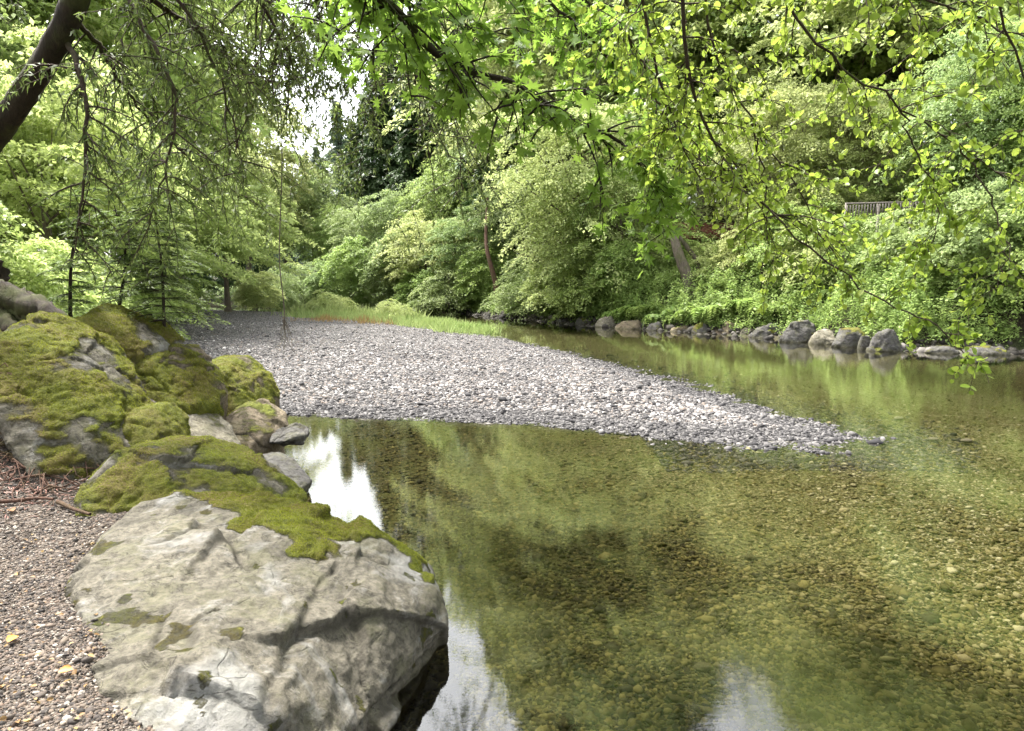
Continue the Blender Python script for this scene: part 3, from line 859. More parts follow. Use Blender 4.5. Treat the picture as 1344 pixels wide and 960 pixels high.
PROTO = {}
def make_broad(key, seed, rx, ry, rz, hc, ncl, per, leaf, clr, base_r, **kw):
    rng = np.random.default_rng(seed)
    lean = kw.pop('lean', (0, 0)); limbs = kw.pop('limbs', 14)
    v, f, a, cl = crown_clumps(rng, ncl, rx, ry, rz, per, leaf, clr, **kw)
    v = v + np.array((lean[0], lean[1], hc))
    cm = mesh_from('crown', v, f, {'rnd': a})
    tm = trunk_mesh('trunk', rng, base_r, hc + rz, [np.array(c) + np.array((lean[0], lean[1], 0)) for c in cl], hc, lean, limbs)
    PROTO[key] = (cm, tm)
# (rx, ry, rz) about a crown centre at height hc; unit: metres at scale 1
make_broad('broadA', 21, 4.2, 3.8, 4.6, 6.6, 270, 120, .21, .85, .20, droop=.45)
make_broad('broadB', 22, 3.6, 4.2, 5.2, 7.4, 270, 120, .20, .82, .20, droop=.5)
make_broad('broadC', 23, 4.6, 4.0, 3.8, 5.4, 250, 125, .20, .9, .20, droop=.35)
make_broad('overhang', 24, 5.2, 4.4, 5.0, 5.6, 360, 130, .17, .9, .24, droop=.6, lean=(0, -1.0), low=-.8, limbs=22)
make_broad('bushA', 25, 2.0, 1.9, 1.9, 1.7, 150, 110, .14, .5, .07, droop=.4, low=-.75, limbs=10)
make_broad('bushB', 26, 2.4, 1.8, 1.5, 1.3, 150, 110, .13, .5, .06, droop=.5, low=-.75, limbs=10)
make_broad('column', 27, 1.9, 1.9, 3.4, 3.5, 190, 120, .18, .6, .12, droop=.5, low=-.9, limbs=10)

def conifer(key, seed, H, rb, leaf=.30, nbr=150, per=110, sweep=.45, gap=.08):
    rng = np.random.default_rng(seed)
    P0, D0, N0, S0, A0 = [], [], [], [], []
    mb = MB()
    t = np.linspace(0, 1, 12)
    mb.tube(np.stack([.15 * np.sin(t * 3), 0 * t, t * H - .4], 1), .011 * H * (1 - .93 * t) + .02 + .05 * np.exp(-t * 20), 8)
    for k in range(nbr):
        q = gap + (1 - gap) * (k + rng.uniform()) / nbr
        L = rb * (1 - q) ** .75 * rng.uniform(.6, 1.15) + .25
        az = rng.uniform(0, 2 * math.pi)
        z0 = q * H
        out = np.array((math.cos(az), math.sin(az), 0)); side = np.array((-out[1], out[0], 0))
        m = int(per * (.35 + L / rb))
        a = rng.uniform(.08, 1, m) ** .8
        b = rng.normal(0, .18, m) * (1.15 - a)
        p = out[None] * (a * L)[:, None] + side[None] * (b * L)[:, None]
        z = z0 + L * (.12 * a - sweep * a * a) + rng.normal(0, .05, m) * L * .4 - np.abs(b) * L * .35
        p[:, 2] = z
        dd = out[None] * .7 + side[None] * (np.sign(b) * .8)[:, None] + rng.normal(0, .35, (m, 3)); dd[:, 2] -= .45
        P0.append(p); D0.append(dd); N0.append(np.stack([rng.normal(0, .4, m), rng.normal(0, .4, m), np.ones(m)], 1))
        S0.append(leaf * rng.uniform(.6, 1.4, m)); A0.append(np.clip(rng.normal(.45, .2, m) + .3 * (a - .5), 0, 1))
        aa = np.linspace(0, 1, 5)
        mb.tube(out[None] * (aa * L * .9)[:, None] + np.stack([0 * aa, 0 * aa, z0 + L * (.12 * aa - sweep * aa * aa)], 1), np.linspace(.03, .006, 5) * (1 + L * .2), 4)
    p, d, n, s, a = map(np.concatenate, (P0, D0, N0, S0, A0))
    v, f = scatter(NEEDLE[0] * np.array((1, 1.6, 1)), NEEDLE[1], p, frames(d, n), s)
    PROTO[key] = (mesh_from('crown', v, f, {'rnd': a}), mb.mesh('trunk'))
conifer('conA', 31, 30, 5.4, .50, 330, 130)
conifer('conB', 32, 26, 4.8, .46, 300, 130, sweep=.6)

MATMESH = {}
def with_mat(me, mat):
    """the same mesh data with another material, made once"""
    k = (me.name, mat)
    if k not in MATMESH:
        m2 = me.copy(); m2.materials.clear(); m2.materials.append(M[mat]); MATMESH[k] = m2
    return MATMESH[k]
def tree(name, key, u, Y, sc, mat, label, cat='tree', group=None, rz=None, bark='barkgrey', sink=.1, z=None, tilt=(0, 0)):
    x = (u - 672) / FPX * Y
    z0 = gz(x, Y) if z is None else z
    cm, tm = PROTO[key]
    r = empty(name, (x, Y, z0 - sink), random.uniform(0, 6.28) if rz is None else rz, sc)
    r.rotation_euler[0], r.rotation_euler[1] = tilt
    obj('trunk', with_mat(tm, bark), None, r)
    obj('crown', with_mat(cm, mat), None, r)
    return tag(r, label, cat, group)

G_FB = 'trees leaning over the far bank'
G_HS = 'trees up the far hillside'
G_CT = 'round bushy trees beyond the gravel bar'
G_CN = 'tall dark conifers behind the bend'
G_LF = 'trees on the near wooded slope'
# far bank, front row
tree('alder_tree', 'overhang', 765, 45, 1.15, 'pale', 'pale layered alder drooping over the far bend of the river', group=G_FB, rz=.3)
tree('alder_tree', 'broadC', 690, 57, .95, 'bluegreen', 'blue green tree over the dark water where the river bends', group=G_FB)
tree('alder_tree', 'overhang', 815, 43, .72, 'green', 'mid green tree right behind the leaning tan trunk', group=G_FB, rz=-.4)
tree('alder_tree', 'overhang', 1028, 38.5, .85, 'pale', 'pale yellowish tree beside the brown cabin roof above the drooping ferns', group=G_FB, rz=.2)
tree('alder_tree', 'overhang', 1078, 38.5, .75, 'pale', 'light tree spreading above the largest pointed bank rock', group=G_FB, rz=.9)
tree('alder_tree', 'overhang', 1245, 33.5, .70, 'green', 'leafy green tree just past the end of the picket fence', group=G_FB, rz=-.1)
tree('alder_tree', 'overhang', 1285, 31, .85, 'bluegreen', 'green tree with fine leaves above the long low ledge', group=G_FB, rz=.4)
tree('alder_tree', 'overhang', 1400, 29, .9, 'green', 'green tree at the picture edge on the far bank', group=G_FB, rz=.0)
# hillside rows
rows = [
    (728, 60, 2.3, 'broadB', 'pale', 'light tree rising behind the pale layered alder'),
    (655, 74, 1.65, 'broadA', 'bluegreen', 'bluish tree between the bend and the dark conifers'),
    (835, 55, 1.65, 'broadA', 'green', 'green tree on the slope behind the leaning trunk'),
    (915, 50, 1.65, 'broadB', 'pale', 'pale tree on the slope directly above the cabin roof'),
    (1000, 50, 1.5, 'broadA', 'green', 'dark green tree on the slope behind the dense hanging twigs'),
    (1085, 46, 1.65, 'broadB', 'pale', 'pale tree beside the reddish shed high on the slope'),
    (1165, 43, 1.65, 'broadC', 'pale', 'spreading pale tree just above the pale picket fence'),
    (1250, 41, 1.65, 'broadA', 'pale', 'tall pale tree past the end of the picket fence'),
    (1345, 39, 1.65, 'broadB', 'green', 'tall green tree on the slope at the picture edge'),
    (1450, 38, 1.65, 'broadA', 'pale', 'pale tree on the slope just outside the edge'),
    (755, 58, (1.75, 1.75, 2.6), 'broadA', 'pale', 'big light crown high on the slope left of the maple limb tip'),
    (850, 56, (1.75, 1.75, 2.6), 'broadB', 'bluegreen', 'bluish crown high on the slope above the hanging maple leaves'),
    (975, 61, 1.2, 'broadA', 'pale', 'high pale crown seen between the hanging alder twigs'),
    (1065, 58, 1.25, 'broadC', 'green', 'high green crown beside the reddish shed'),
    (1150, 55, (1.75, 1.75, 2.6), 'broadB', 'pale', 'high pale crown directly above the reddish shed'),
    (1240, 53, (1.75, 1.75, 2.6), 'broadA', 'green', 'high green crown in the upper slope past the shed'),
    (1340, 50, (1.75, 1.75, 2.6), 'broadB', 'pale', 'high pale crown in the top corner of the hillside'),
    (1430, 48, (1.75, 1.75, 2.6), 'broadA', 'green', 'high green crown beyond the top corner of the hillside'),
]
for u, Y, s, k, m, lab in rows:
    tree('broadleaf_tree', k, u, Y, s, m, lab, group=G_HS)
# centre
ctr = [(425, 68, .75, 'column', 'bluegreen', 'small round tree at the far end of the grass strip'),
       (462, 66, 1.05, 'column', 'green', 'first dense rounded tree of the row beyond the grass, beside the sky gap'),
       (512, 64, 1.1, 'column', 'bluegreen', 'blue green rounded tree second in the row beyond the grass'),
       (560, 63, .95, 'broadC', 'pale', 'yellowish tree third in the row beyond the grass'),
       (610, 60, .85, 'broadC', 'bluegreen', 'low spreading tree at the water end of the row beyond the grass'),
       (548, 60, 1.1, 'bushA', 'green', 'bush at the foot of the yellowish tree beyond the grass'),
       (590, 57, 1.3, 'bushB', 'bluegreen', 'spreading bush beside the dark water at the bend'),
       (636, 56, 1.3, 'bushA', 'green', 'dark green bush overhanging the bend beside the grass tip'),
       (395, 72, 1.4, 'bushA', 'bluegreen', 'far bush straight under the sky gap'),
       (355, 66, 1.2, 'bushB', 'bluegreen', 'dark low bush between the bright willow and the sky gap'),
       ]
for u, Y, s, k, m, lab in ctr:
    tree('bushy_tree' if 'bush' not in k else 'bush', k, u, Y, s, m, lab, cat='tree' if 'bush' not in k else 'bush', group=G_CT)
con = [(432, 112, .68, 'conA', 'pointed dark conifer next to the sky gap, shortest of the row'), (468, 104, .95, 'conB', 'dark conifer second from the sky gap'),
       (505, 100, 1.15, 'conA', 'dark conifer third from the sky gap'), (545, 92, 1.15, 'conB', 'dark conifer standing behind the yellowish tree'),
       (588, 96, 1.3, 'conA', 'tall conifer behind the hanging willowy leaves'), (628, 84, 1.25, 'conB', 'tall conifer behind the maple limb'),
       (672, 80, 1.45, 'conA', 'very tall dark conifer left of the dark opening at the top'), (712, 72, 2.0, 'conB', 'very tall dark conifer filling the dark opening at the top'),
       (758, 74, 1.9, 'conA', 'very tall dark conifer behind the tip of the maple limb'), (815, 78, 2.0, 'conB', 'tall conifer on the skyline behind the pale alder'),
       (890, 72, 1.9, 'conA', 'tall conifer on the hillside behind the hanging maple leaves'), (1085, 84, 1.5, 'conB', 'tall conifer on the hillside between the twig cluster and the shed'),
       (345, 112, .55, 'conA', 'small far conifer on the other side of the sky gap'), (305, 100, .75, 'conB', 'conifer behind the bright willow'),
       (1130, 74, 1.2, 'conA', 'tall conifer on the hilltop above the shed'), (262, 88, .85, 'conA', 'dark conifer rising behind the bright willow, second of two')]
for u, Y, s, k, lab in con:
    tree('conifer_tree', k, u, Y, s, 'conifer', lab, group=G_CN, bark='bark')
for u, Y, s, k, m, lab in ((478, 78, .85, 'broadB', 'bluegreen', 'light misty tree behind the first rounded tree of the row'), (530, 76, 1.05, 'broadA', 'bluegreen', 'big misty crown behind the second rounded tree of the row'),
        (590, 74, 1.15, 'broadB', 'green', 'big crown behind the yellowish tree and the spreading bush'), (655, 72, 1.35, 'broadA', 'bluegreen', 'big crown over the reddish brown trunk at the bend')):
    tree('broadleaf_tree', k, u, Y, s, m, lab, group='big trees behind the row of rounded trees')
for u, Y, s, k, lab in ((566, 106, 1.6, 'conA', 'towering conifer in the second rank behind the yellowish tree'), (610, 104, 1.75, 'conB', 'towering conifer in the second rank behind the willowy leaves'), (648, 98, 1.75, 'conA', 'towering conifer in the second rank over the bend'),
        (486, 116, 1.2, 'conB', 'hazy conifer in the second rank near the sky gap'), (526, 112, 1.5, 'conA', 'hazy conifer in the second rank above the blue green rounded tree'), (692, 92, 1.9, 'conB', 'towering conifer in the second rank at the dark opening')):
    tree('conifer_tree', k, u, Y, s, 'conifer', lab, group=G_CN, bark='bark')
bank = [(705, 47, 1.2, 'bushB', 'bluegreen', 'spreading bush at the dark waterline of the bend'), (738, 44.5, 1.3, 'bushA', 'pale', 'light bush drooping to the water under the pale layered alder'), (775, 42, 1.2, 'bushB', 'green', 'green bush drooping over the first bank rocks'),
        (1040, 33.6, 1.1, 'bushA', 'green', 'leafy bush crowding the top of the largest pointed rock'), (1078, 32.2, 1.0, 'bushB', 'pale', 'light bush between the pointed rock and the hollowed rock'), (1110, 31.6, .9, 'bushA', 'green', 'leafy bush just above the dark hollowed rock'),
        (1150, 30.2, .85, 'bushB', 'green', 'leafy bush on top of the blocky pale rock'), (1195, 28.3, .88, 'bushA', 'bluegreen', 'bush hanging to the water right after the blocky rock'), (1240, 27.2, .72, 'bushB', 'green', 'round leaved bush above the long low ledge'),
        (1285, 26.5, 1.15, 'bushA', 'bluegreen', 'round leaved bush above the broad low grey ledge'), (1335, 25.5, 1.1, 'bushB', 'green', 'bush above the broad ledge at the picture edge'), (1390, 25, 1.2, 'bushA', 'green', 'bush on the far bank just outside the picture edge'),
        (1020, 36.5, 1.3, 'bushB', 'pale', 'pale bush on the second tier behind the dark slim trunk'), (1065, 35, 1.2, 'bushA', 'pale', 'pale bush on the second tier over the hollowed rock'), (1160, 35.5, .9, 'bushB', 'green', 'green bush on the second tier below the picket fence'), (1300, 31, 1.4, 'bushA', 'pale', 'pale bush on the second tier past the picket fence'),
        (1340, 30, 1.5, 'bushB', 'green', 'green bush on the second tier at the picture edge'), (935, 38, .7, 'bushA', 'pale', 'pale bush below the brown cabin'), (812, 40.5, 1.0, 'bushA', 'green', 'green bush at the far start of the ferny bank'), (985, 36, .8, 'bushA', 'pale', 'pale bush above the drooping ferns')]
for u, Y, s, k, m, lab in bank:
    x = (u - 672) / FPX * Y
    d = poly_sd(np.array([x]), np.array([float(Y)]), RIGHT)[0]
    if d < .9: Y += (.9 - d) * 1.2
    tree('bush', k, u, Y, s, m, lab, cat='bush', group='bushes along the far bank', sink=.35)
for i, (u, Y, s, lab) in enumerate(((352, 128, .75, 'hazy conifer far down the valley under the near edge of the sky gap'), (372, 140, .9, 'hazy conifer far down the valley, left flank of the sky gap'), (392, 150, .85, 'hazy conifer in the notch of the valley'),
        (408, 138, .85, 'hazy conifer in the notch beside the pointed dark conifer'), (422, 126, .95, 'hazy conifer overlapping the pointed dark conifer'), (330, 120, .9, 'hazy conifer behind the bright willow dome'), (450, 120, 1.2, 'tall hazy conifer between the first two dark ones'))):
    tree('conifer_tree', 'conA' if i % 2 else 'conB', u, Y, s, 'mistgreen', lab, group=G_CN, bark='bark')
for u, Y, s, k, m, lab in ((20, 34, 2.1, 'broadB', 'yellow', 'tall yellow green tree filling the corner behind the leaning trunk'), (120, 40, 2.2, 'broadA', 'yellow', 'big yellow green crown high behind the hanging bay leaves'), (215, 50, 2.0, 'broadB', 'pale', 'big pale crown behind the dark bay leaves near the sky'),
        (-90, 34, 2.1, 'broadA', 'pale', 'big pale crown outside the corner'), (70, 22, .9, 'broadC', 'yellow', 'small bright tree right behind the boulders and the leaning sapling'), (178, 31, .95, 'broadC', 'yellow', 'small bright tree behind the two dark saplings')):
    tree('broadleaf_tree', k, u, Y, s, m, lab, group=G_LF)
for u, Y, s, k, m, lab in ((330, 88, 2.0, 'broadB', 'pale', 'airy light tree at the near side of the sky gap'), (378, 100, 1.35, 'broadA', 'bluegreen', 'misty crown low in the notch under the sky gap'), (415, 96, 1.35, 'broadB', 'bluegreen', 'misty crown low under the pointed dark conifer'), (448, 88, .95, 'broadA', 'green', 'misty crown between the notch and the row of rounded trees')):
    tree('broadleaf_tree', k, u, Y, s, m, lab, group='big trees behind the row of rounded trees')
# left slope
lef = [(300, 52, 1.15, 'broadC', 'yellow', 'bright pale willow dome at the far side of the gravel bar'),
       (245, 44, .85, 'broadC', 'yellow', 'bright willow bush next to the bright pale dome'),
       (338, 56, .9, 'bushA', 'pale', 'low pale bush at the foot of the bright willow dome'),
       (205, 36, 1.2, 'bushA', 'green', 'green bush behind the dark sapling at the gravel edge'),
       (160, 26, 1.1, 'bushB', 'yellow', 'yellow green bush behind the dark mossy boulder'),
       (90, 17, .75, 'bushA', 'yellow', 'glowing yellow green bush beside the gnarled tree base'),
       (30, 15, .8, 'bushB', 'yellow', 'glowing yellow green bush behind the gnarled tree base'),
       (-60, 14, .9, 'bushA', 'green', 'green bush at the picture edge behind the gnarled tree base'),
       (190, 42, 1.3, 'broadA', 'yellow', 'yellow green tree behind the dark hanging bay leaves'),
       (110, 34, 1.15, 'broadB', 'yellow', 'tall yellow green tree right of the leaning trunk'),
       (40, 28, .95, 'broadA', 'pale', 'light green tree behind the leaning trunk'),
       (-70, 26, 1.1, 'broadB', 'green', 'green tree at the picture edge behind the leaning trunk'),
       (240, 66, 1.6, 'broadB', 'pale', 'tall light tree high behind the bright willow'),
       (140, 54, 1.6, 'broadA', 'green', 'tall green tree high on the near slope'),
       (40, 46, 1.6, 'broadB', 'green', 'tall green tree high on the slope at the corner'),
       (-60, 40, 1.5, 'broadA', 'green', 'tall green tree beyond the corner on the slope')]
for u, Y, s, k, m, lab in lef:
    tree('broadleaf_tree' if 'bush' not in k else 'bush', k, u, Y, s, m, lab, cat='tree' if 'bush' not in k else 'bush', group=G_LF)

# ------------------------------------------------------------------ undergrowth on the banks
def carpet(name, n, sampler, keep, leaf, mat, label, hmax=.8, seed=1, tmpl=LEAF4, mound=.6):
    rng = np.random.default_rng(seed)
    xy = sampler(n, rng); z = height(xy[:, 0], xy[:, 1])
    k = keep(xy, z); xy, z = xy[k], z[k]; n = len(xy)
    p3 = np.stack([xy[:, 0], xy[:, 1], 0 * z], 1)
    m = np.clip(1.15 - 2.2 * np.abs(fbm(p3 * mound, 2)), .05, 1.2)
    hh = hmax * m * rng.uniform(.25, 1, n) ** .35
    pos = np.stack([xy[:, 0], xy[:, 1], z + hh], 1)
    d = rng.normal(size=(n, 3)); d[:, 2] = rng.normal(-.1, .5, n)
    nr = np.stack([rng.normal(0, .5, n), rng.normal(-.3, .5, n), np.ones(n)], 1)
    v, f = scatter(tmpl[0], tmpl[1], pos, frames(d, nr), leaf * rng.uniform(.6, 1.4, n))
    a = np.clip(rng.normal(.5, .2, n) + .35 * fbm(p3 * 1.1 + 20, 2), 0, 1)
    return tag(obj(name, mesh_from(name, v, f, {'rnd': np.repeat(a, len(tmpl[1]))}), M[mat]), label, 'undergrowth', kind='stuff')
def box(x0, x1, y0, y1): return lambda n, rng: np.stack([rng.uniform(x0, x1, n), rng.uniform(y0, y1, n)], 1)
dR = lambda xy: poly_sd(xy[:, 0], xy[:, 1], RIGHT)
dL = lambda xy: poly_sd(xy[:, 0], xy[:, 1], LEFT)
carpet('undergrowth', 200000, shore(RIGHT, 11, -.3, 6.5), lambda xy, z: (dR(xy) > .25) & (z > .12), .12, 'green', 'dense leafy undergrowth along the foot of the far hillside', 1.5, 41, mound=.8)
carpet('undergrowth', 90000, shore(RIGHT, 11, -.45, 2.2), lambda xy, z: (dR(xy) > -.05) & (z > .03), .085, 'green', 'weeds and creepers trailing over the waterline of the far bank', .65, 45, mound=1.4)
carpet('undergrowth', 90000, box(-4, 60, 24, 90), lambda xy, z: (dR(xy) >= 7), .26, 'pale', 'leafy ground cover up the far hillside under the trees', 3.0, 42, mound=.35)
carpet('undergrowth', 60000, box(-60, 0, 60, 130), lambda xy, z: (dR(xy) > .3), .26, 'bluegreen', 'low scrub at the far end of the valley', 1.3, 43)
carpet('undergrowth', 80000, box(-30, -3.5, 7, 46), lambda xy, z: (dL(xy) > .6) & (xy[:, 1] > 10.5 - 1.2 * np.clip(-xy[:, 0] - 4.5, 0, 2)) & (poly_sd(xy[:, 0], xy[:, 1], BAR) < -.3) & (z > .2), .10, 'yellow', 'sunlit low leaves covering the near wooded slope', .7, 44)

# ferns and grassy tussocks on the far bank
def fern_mesh(seed, n=34, L=1.0):
    rng = np.random.default_rng(seed)
    Ps, Ds, Ns, Ss = [], [], [], []
    for k in range(n):
        az = rng.uniform(0, 2 * math.pi); out = np.array((math.cos(az), math.sin(az), 0)); ll = L * rng.uniform(.6, 1.1)
        t = np.linspace(.05, 1, 26)
        c = out[None] * (t * ll * .8)[:, None]; c[:, 2] = ll * (.75 * t - .75 * t * t * t)
        side = np.array((-out[1], out[0], 0))
        for sg in (-1, 1):
            Ps.append(c); Ds.append(np.tile(side * sg + out * .35 - np.array((0, 0, .25)), (26, 1)) + rng.normal(0, .1, (26, 3)))
            Ns.append(np.tile((0, 0, 1.0), (26, 1)) + rng.normal(0, .2, (26, 3))); Ss.append(.22 * ll * np.sin(np.clip(t, .1, .97) * math.pi) ** .6)
    v, f = scatter(LANCE[0], LANCE[1], *[np.concatenate(q) for q in (Ps,)], frames(np.concatenate(Ds), np.concatenate(Ns)), np.concatenate(Ss))
    return mesh_from('fern', v, f, {'rnd': np.clip(np.random.default_rng(seed).normal(.6, .2, len(f)), 0, 1)})
M['fern'] = leaf_mat('fern_fronds', (.08, .14, .03), (.15, .25, .05), (.28, .37, .10), transl=.45)
fern0 = fern_mesh(51)
ferns = [(818, 36.6, 'lush fern clump at the far end of the ferny bank'), (845, 36.2, 'lush fern clump second from the far end of the ferny bank'), (872, 35.8, 'lush fern clump at the foot of the leaning tan trunk'),
         (900, 35.2, 'bright fern clump just after the leaning tan trunk'), (930, 34.2, 'bright fern clump above the rock with a split top'), (955, 33.6, 'bright drooping fern clump above the upright brownish rock'),
         (985, 32.6, 'bright drooping fern clump above the low grey wedge'), (1012, 31.8, 'fern clump beside the largest pointed rock'), (835, 37.6, 'fern clump higher up behind the ferny bank start'), (948, 35.6, 'fern clump on the second tier above the upright rock'),
         (1100, 30.4, 'fern clump behind the dark hollowed rock'), (1200, 28.0, 'fern clump after the blocky pale rock')]
for i, (u, Y, lab) in enumerate(ferns):
    rr_ = random.Random(500 + i)
    x = (u - 672) / FPX * Y
    d = poly_sd(np.array([x]), np.array([Y]), RIGHT)[0]
    need = .7 + rr_.uniform(0, .5)
    if d < need: Y += (need - d) * 1.2; x = (u - 672) / FPX * Y
    o = obj('fern', fern0, M['fern']); o.location = (x, Y, gz(x, Y) - .1); o.scale = (1.5 + .5 * rr_.random(), 1.5 + .5 * rr_.random(), 1.9 + .6 * rr_.random()); o.rotation_euler = (rr_.uniform(.1, .45), rr_.uniform(-.2, .2), rr_.uniform(0, 6))
    tag(o, lab, 'fern', 'ferns on the far bank')

# grass strip at the back edge of the gravel bar
def grass(name, n, pts, width, hgt, mat, label, seed, bw=1.0):
    rng = np.random.default_rng(seed)
    c = curve_pts(pts, 60)
    i = rng.integers(0, len(c), n)
    p = c[i] + np.stack([rng.normal(0, width, n), rng.normal(0, width * 1.6, n), np.zeros(n)], 1)
    cl = fbm(p * np.array((.8, .8, 0)) + 3, 3)
    k = cl > -.25; p, cl, i = p[k], cl[k], i[k]; n = len(p)
    p[:, 2] = height(p[:, 0], p[:, 1]) - .02
    k = p[:, 2] > -.05; p, cl = p[k], cl[k]; n = len(p)
    d = np.stack([rng.normal(0, .4, n), rng.normal(0, .4, n), np.ones(n)], 1)
    v, f = scatter(BLADE[0] * np.array((1, bw, 1)), BLADE[1], p, frames(d, rng.normal(size=(n, 3))), hgt * rng.uniform(.4, 1.2, n) * np.clip(.8 + cl, .4, 1.6))
    a = np.clip(rng.normal(.5, .22, n), 0, 1)
    return tag(obj(name, mesh_from(name, v, f, {'rnd': np.repeat(a, 2)}), M[mat]), label, 'grass', kind='stuff')
G0 = [W(410, 415, .35), W(470, 416, .35), W(520, 420, .3), W(570, 427, .2), W(600, 431, .15), W(628, 435, .1)]
grass('grass', 34000, G0, .62, .42, 'grass', 'tufts of yellow green grass along the back edge of the gravel bar', 61)
grass('grass', 700, [W(470, 420, .35), W(515, 424, .3)], .7, .35, 'drygrass', 'reddish brown dry grass patch in front of the green tufts', 62)
grass('grass', 700, [W(408, 419, .35), W(440, 420, .35)], .6, .3, 'drygrass', 'small reddish dry grass patch at the start of the strip', 63)
for i, (u, v, s, lab) in enumerate(((425, 412, .55, 'small leafy shrub standing in the grass at the start of the strip'), (452, 412, .45, 'small leafy shrub in the grass, second from the start of the strip'),
                                    (508, 415, .42, 'low leafy shrub above the reddish grass patch'), (530, 418, .36, 'tiny leafy shrub just past the reddish grass patch'))):
    c = W(u, v, .35)
    tree('shrub', 'bushB', u, c[1], s, 'pale', lab, cat='shrub', group='small shrubs in the grass strip')

grass('grass', 12000, [W(405, 413, .35), W(440, 413, .35), W(480, 414, .35), W(540, 420, .3)], .7, .6, 'grass', 'taller pale grass tufts at the far end of the strip', 64)
# ------------------------------------------------------------------ near trees
def foliated(name_leaf, limbs, rng, tmpl, leaf, twigs=(14, .9), sub=3, hang=.8, spacing=.04, spread=.8, mat='bay', r0=.05, parent=None, twigmat='twig', leafdown=.6, sizes=(.6, 1.3), start=.15, normal_up=.6, wood_name='limb'):
    """each limb: control points in metres. Grows side twigs with leaves along them."""
    PL, DL, NL, SL, AL = [], [], [], [], []
    for li, (ctrl, rr, ntw, tlen) in enumerate(limbs):
        mb = MB()
        c = curve_pts(ctrl, 22)
        if len(c) > 3: c[1:-1] += rng.normal(0, .012, (len(c) - 2, 3))
        mb.tube(c, np.linspace(rr, max(rr * .15, .003), len(c)), 7)
        T = np.gradient(c, axis=0)
        stack = []
        for k in range(ntw):
            q = start + (1 - start) * (k + rng.uniform()) / ntw
            i = min(int(q * (len(c) - 1)), len(c) - 1)
            t = T[i] / max(np.linalg.norm(T[i]), 1e-6)
            d = t * .5 + rng.normal(0, spread, 3); d[2] = d[2] * .5 - hang * .3
            stack.append((c[i], d / np.linalg.norm(d), tlen * rng.uniform(.5, 1.2), 0, rr * .35))
        while stack:
            p, d, L, lev, r = stack.pop()
            n = max(4, int(L / .09))
            pts = [p]; dd = d.copy()
            for s in range(n):
                dd = dd + np.array((0, 0, -hang * 1.4 / n)) + rng.normal(0, .09, 3)
                dd /= np.linalg.norm(dd)
                pts.append(pts[-1] + dd * L / n)
            pts = np.array(pts)
            mb.tube(pts, np.linspace(min(r, .011), .0016, len(pts)), 4)
            if lev < 1:
                for k in range(sub):
                    i = rng.integers(1, len(pts) - 1)
                    t = pts[i + 1] - pts[i]; t /= np.linalg.norm(t)
                    d2 = t * .7 + rng.normal(0, spread * .75, 3)
                    stack.append((pts[i], d2 / np.linalg.norm(d2), L * rng.uniform(.35, .7), lev + 1, r * .5))
            m = max(3, int(L / spacing))
            a = rng.uniform(.12, 1.0, m) * (len(pts) - 1)
            i = np.clip(a.astype(int), 0, len(pts) - 2)
            fr = (a - i)[:, None]
            q = pts[i] * (1 - fr) + pts[i + 1] * fr
            t = pts[i + 1] - pts[i]; t /= np.linalg.norm(t, axis=1)[:, None]
            ld = t * .5 + rng.normal(0, .65, (m, 3)); ld[:, 2] -= leafdown
            nr = rng.normal(0, .6, (m, 3)); nr[:, 2] += normal_up
            PL.append(q); DL.append(ld); NL.append(nr); SL.append(leaf * rng.uniform(*sizes, m)); AL.append(np.clip(rng.normal(.5, .22, m), 0, 1))
        obj(wood_name, mb.mesh('limb'), M[twigmat], parent)
    p, d, n, s, a = map(np.concatenate, (PL, DL, NL, SL, AL))
    v, f = scatter(tmpl[0], tmpl[1], p, frames(d, n), s)
    return obj(name_leaf, mesh_from(name_leaf, v, f, {'rnd': np.repeat(a, len(tmpl[1]))}), M[mat], parent)

def bark_trunk(ctrl, rads, mat, parent, name='trunk', sides=20, n=40, rough=.12, seed=0):
    c = curve_pts(ctrl, n)
    rr = np.interp(np.linspace(0, 1, len(c)), np.linspace(0, 1, len(rads)), rads)
    v, f = tube_arrays(c, rr, sides)
    cc = np.repeat(c, sides, axis=0); o = v - cc
    k = 1 + rough * (fbm(v * np.array((7, 7, 1.8)) + seed, 5) - .35 * np.abs(fbm(v * np.array((16, 16, 3)) + seed, 3)))
    v = cc + o * k[:, None]
    return obj(name, mesh_from(name, v, f, None, True), M[mat], parent)

# --- leaning bay tree on the left
rng = np.random.default_rng(70)
base = np.array((-5.15, 6.9, gz(-5.15, 6.9) - .2))
bay = empty('bay_tree', (0, 0, 0))
tag(bay, 'leaning bay tree with dark bark and narrow hanging leaves, trunk crossing the top corner', 'tree')
bark_trunk([base + np.array((-1.2, 0, 0)), P(-125, 340, 6.8), P(-75, 270, 6.6), P(-12, 185, 6.4), P(50, 95, 6.3), P(100, 0, 6.2), P(190, -230, 6.0), P(300, -500, 5.8)], [.16, .12, .115, .11, .108, .10, .09, .07], 'bark', bay, seed=3, rough=.13, sides=32, n=110)
limbs = []
def PL_(*a): return [P(*q) for q in a]
limbs += [(PL_((80, 40, 6.3), (105, 95, 6.1), (112, 170, 6.0), (108, 260, 6.0), (95, 340, 6.0)), .028, 20, .55)]
limbs += [(PL_((95, 20, 6.3), (140, 80, 6.6), (190, 150, 6.9), (250, 210, 7.2)), .026, 22, .75)]
limbs += [(PL_((120, -60, 6.2), (200, 0, 6.6), (280, 60, 7.0), (330, 130, 7.3)), .035, 30, .95)]
limbs += [(PL_((150, -130, 6.2), (260, -80, 6.6), (340, 0, 7.0), (385, 90, 7.3)), .04, 30, .95)]
limbs += [(PL_((190, -230, 6.0), (320, -150, 6.4), (430, -60, 6.8), (460, 60, 7.2)), .04, 28, 1.0)]
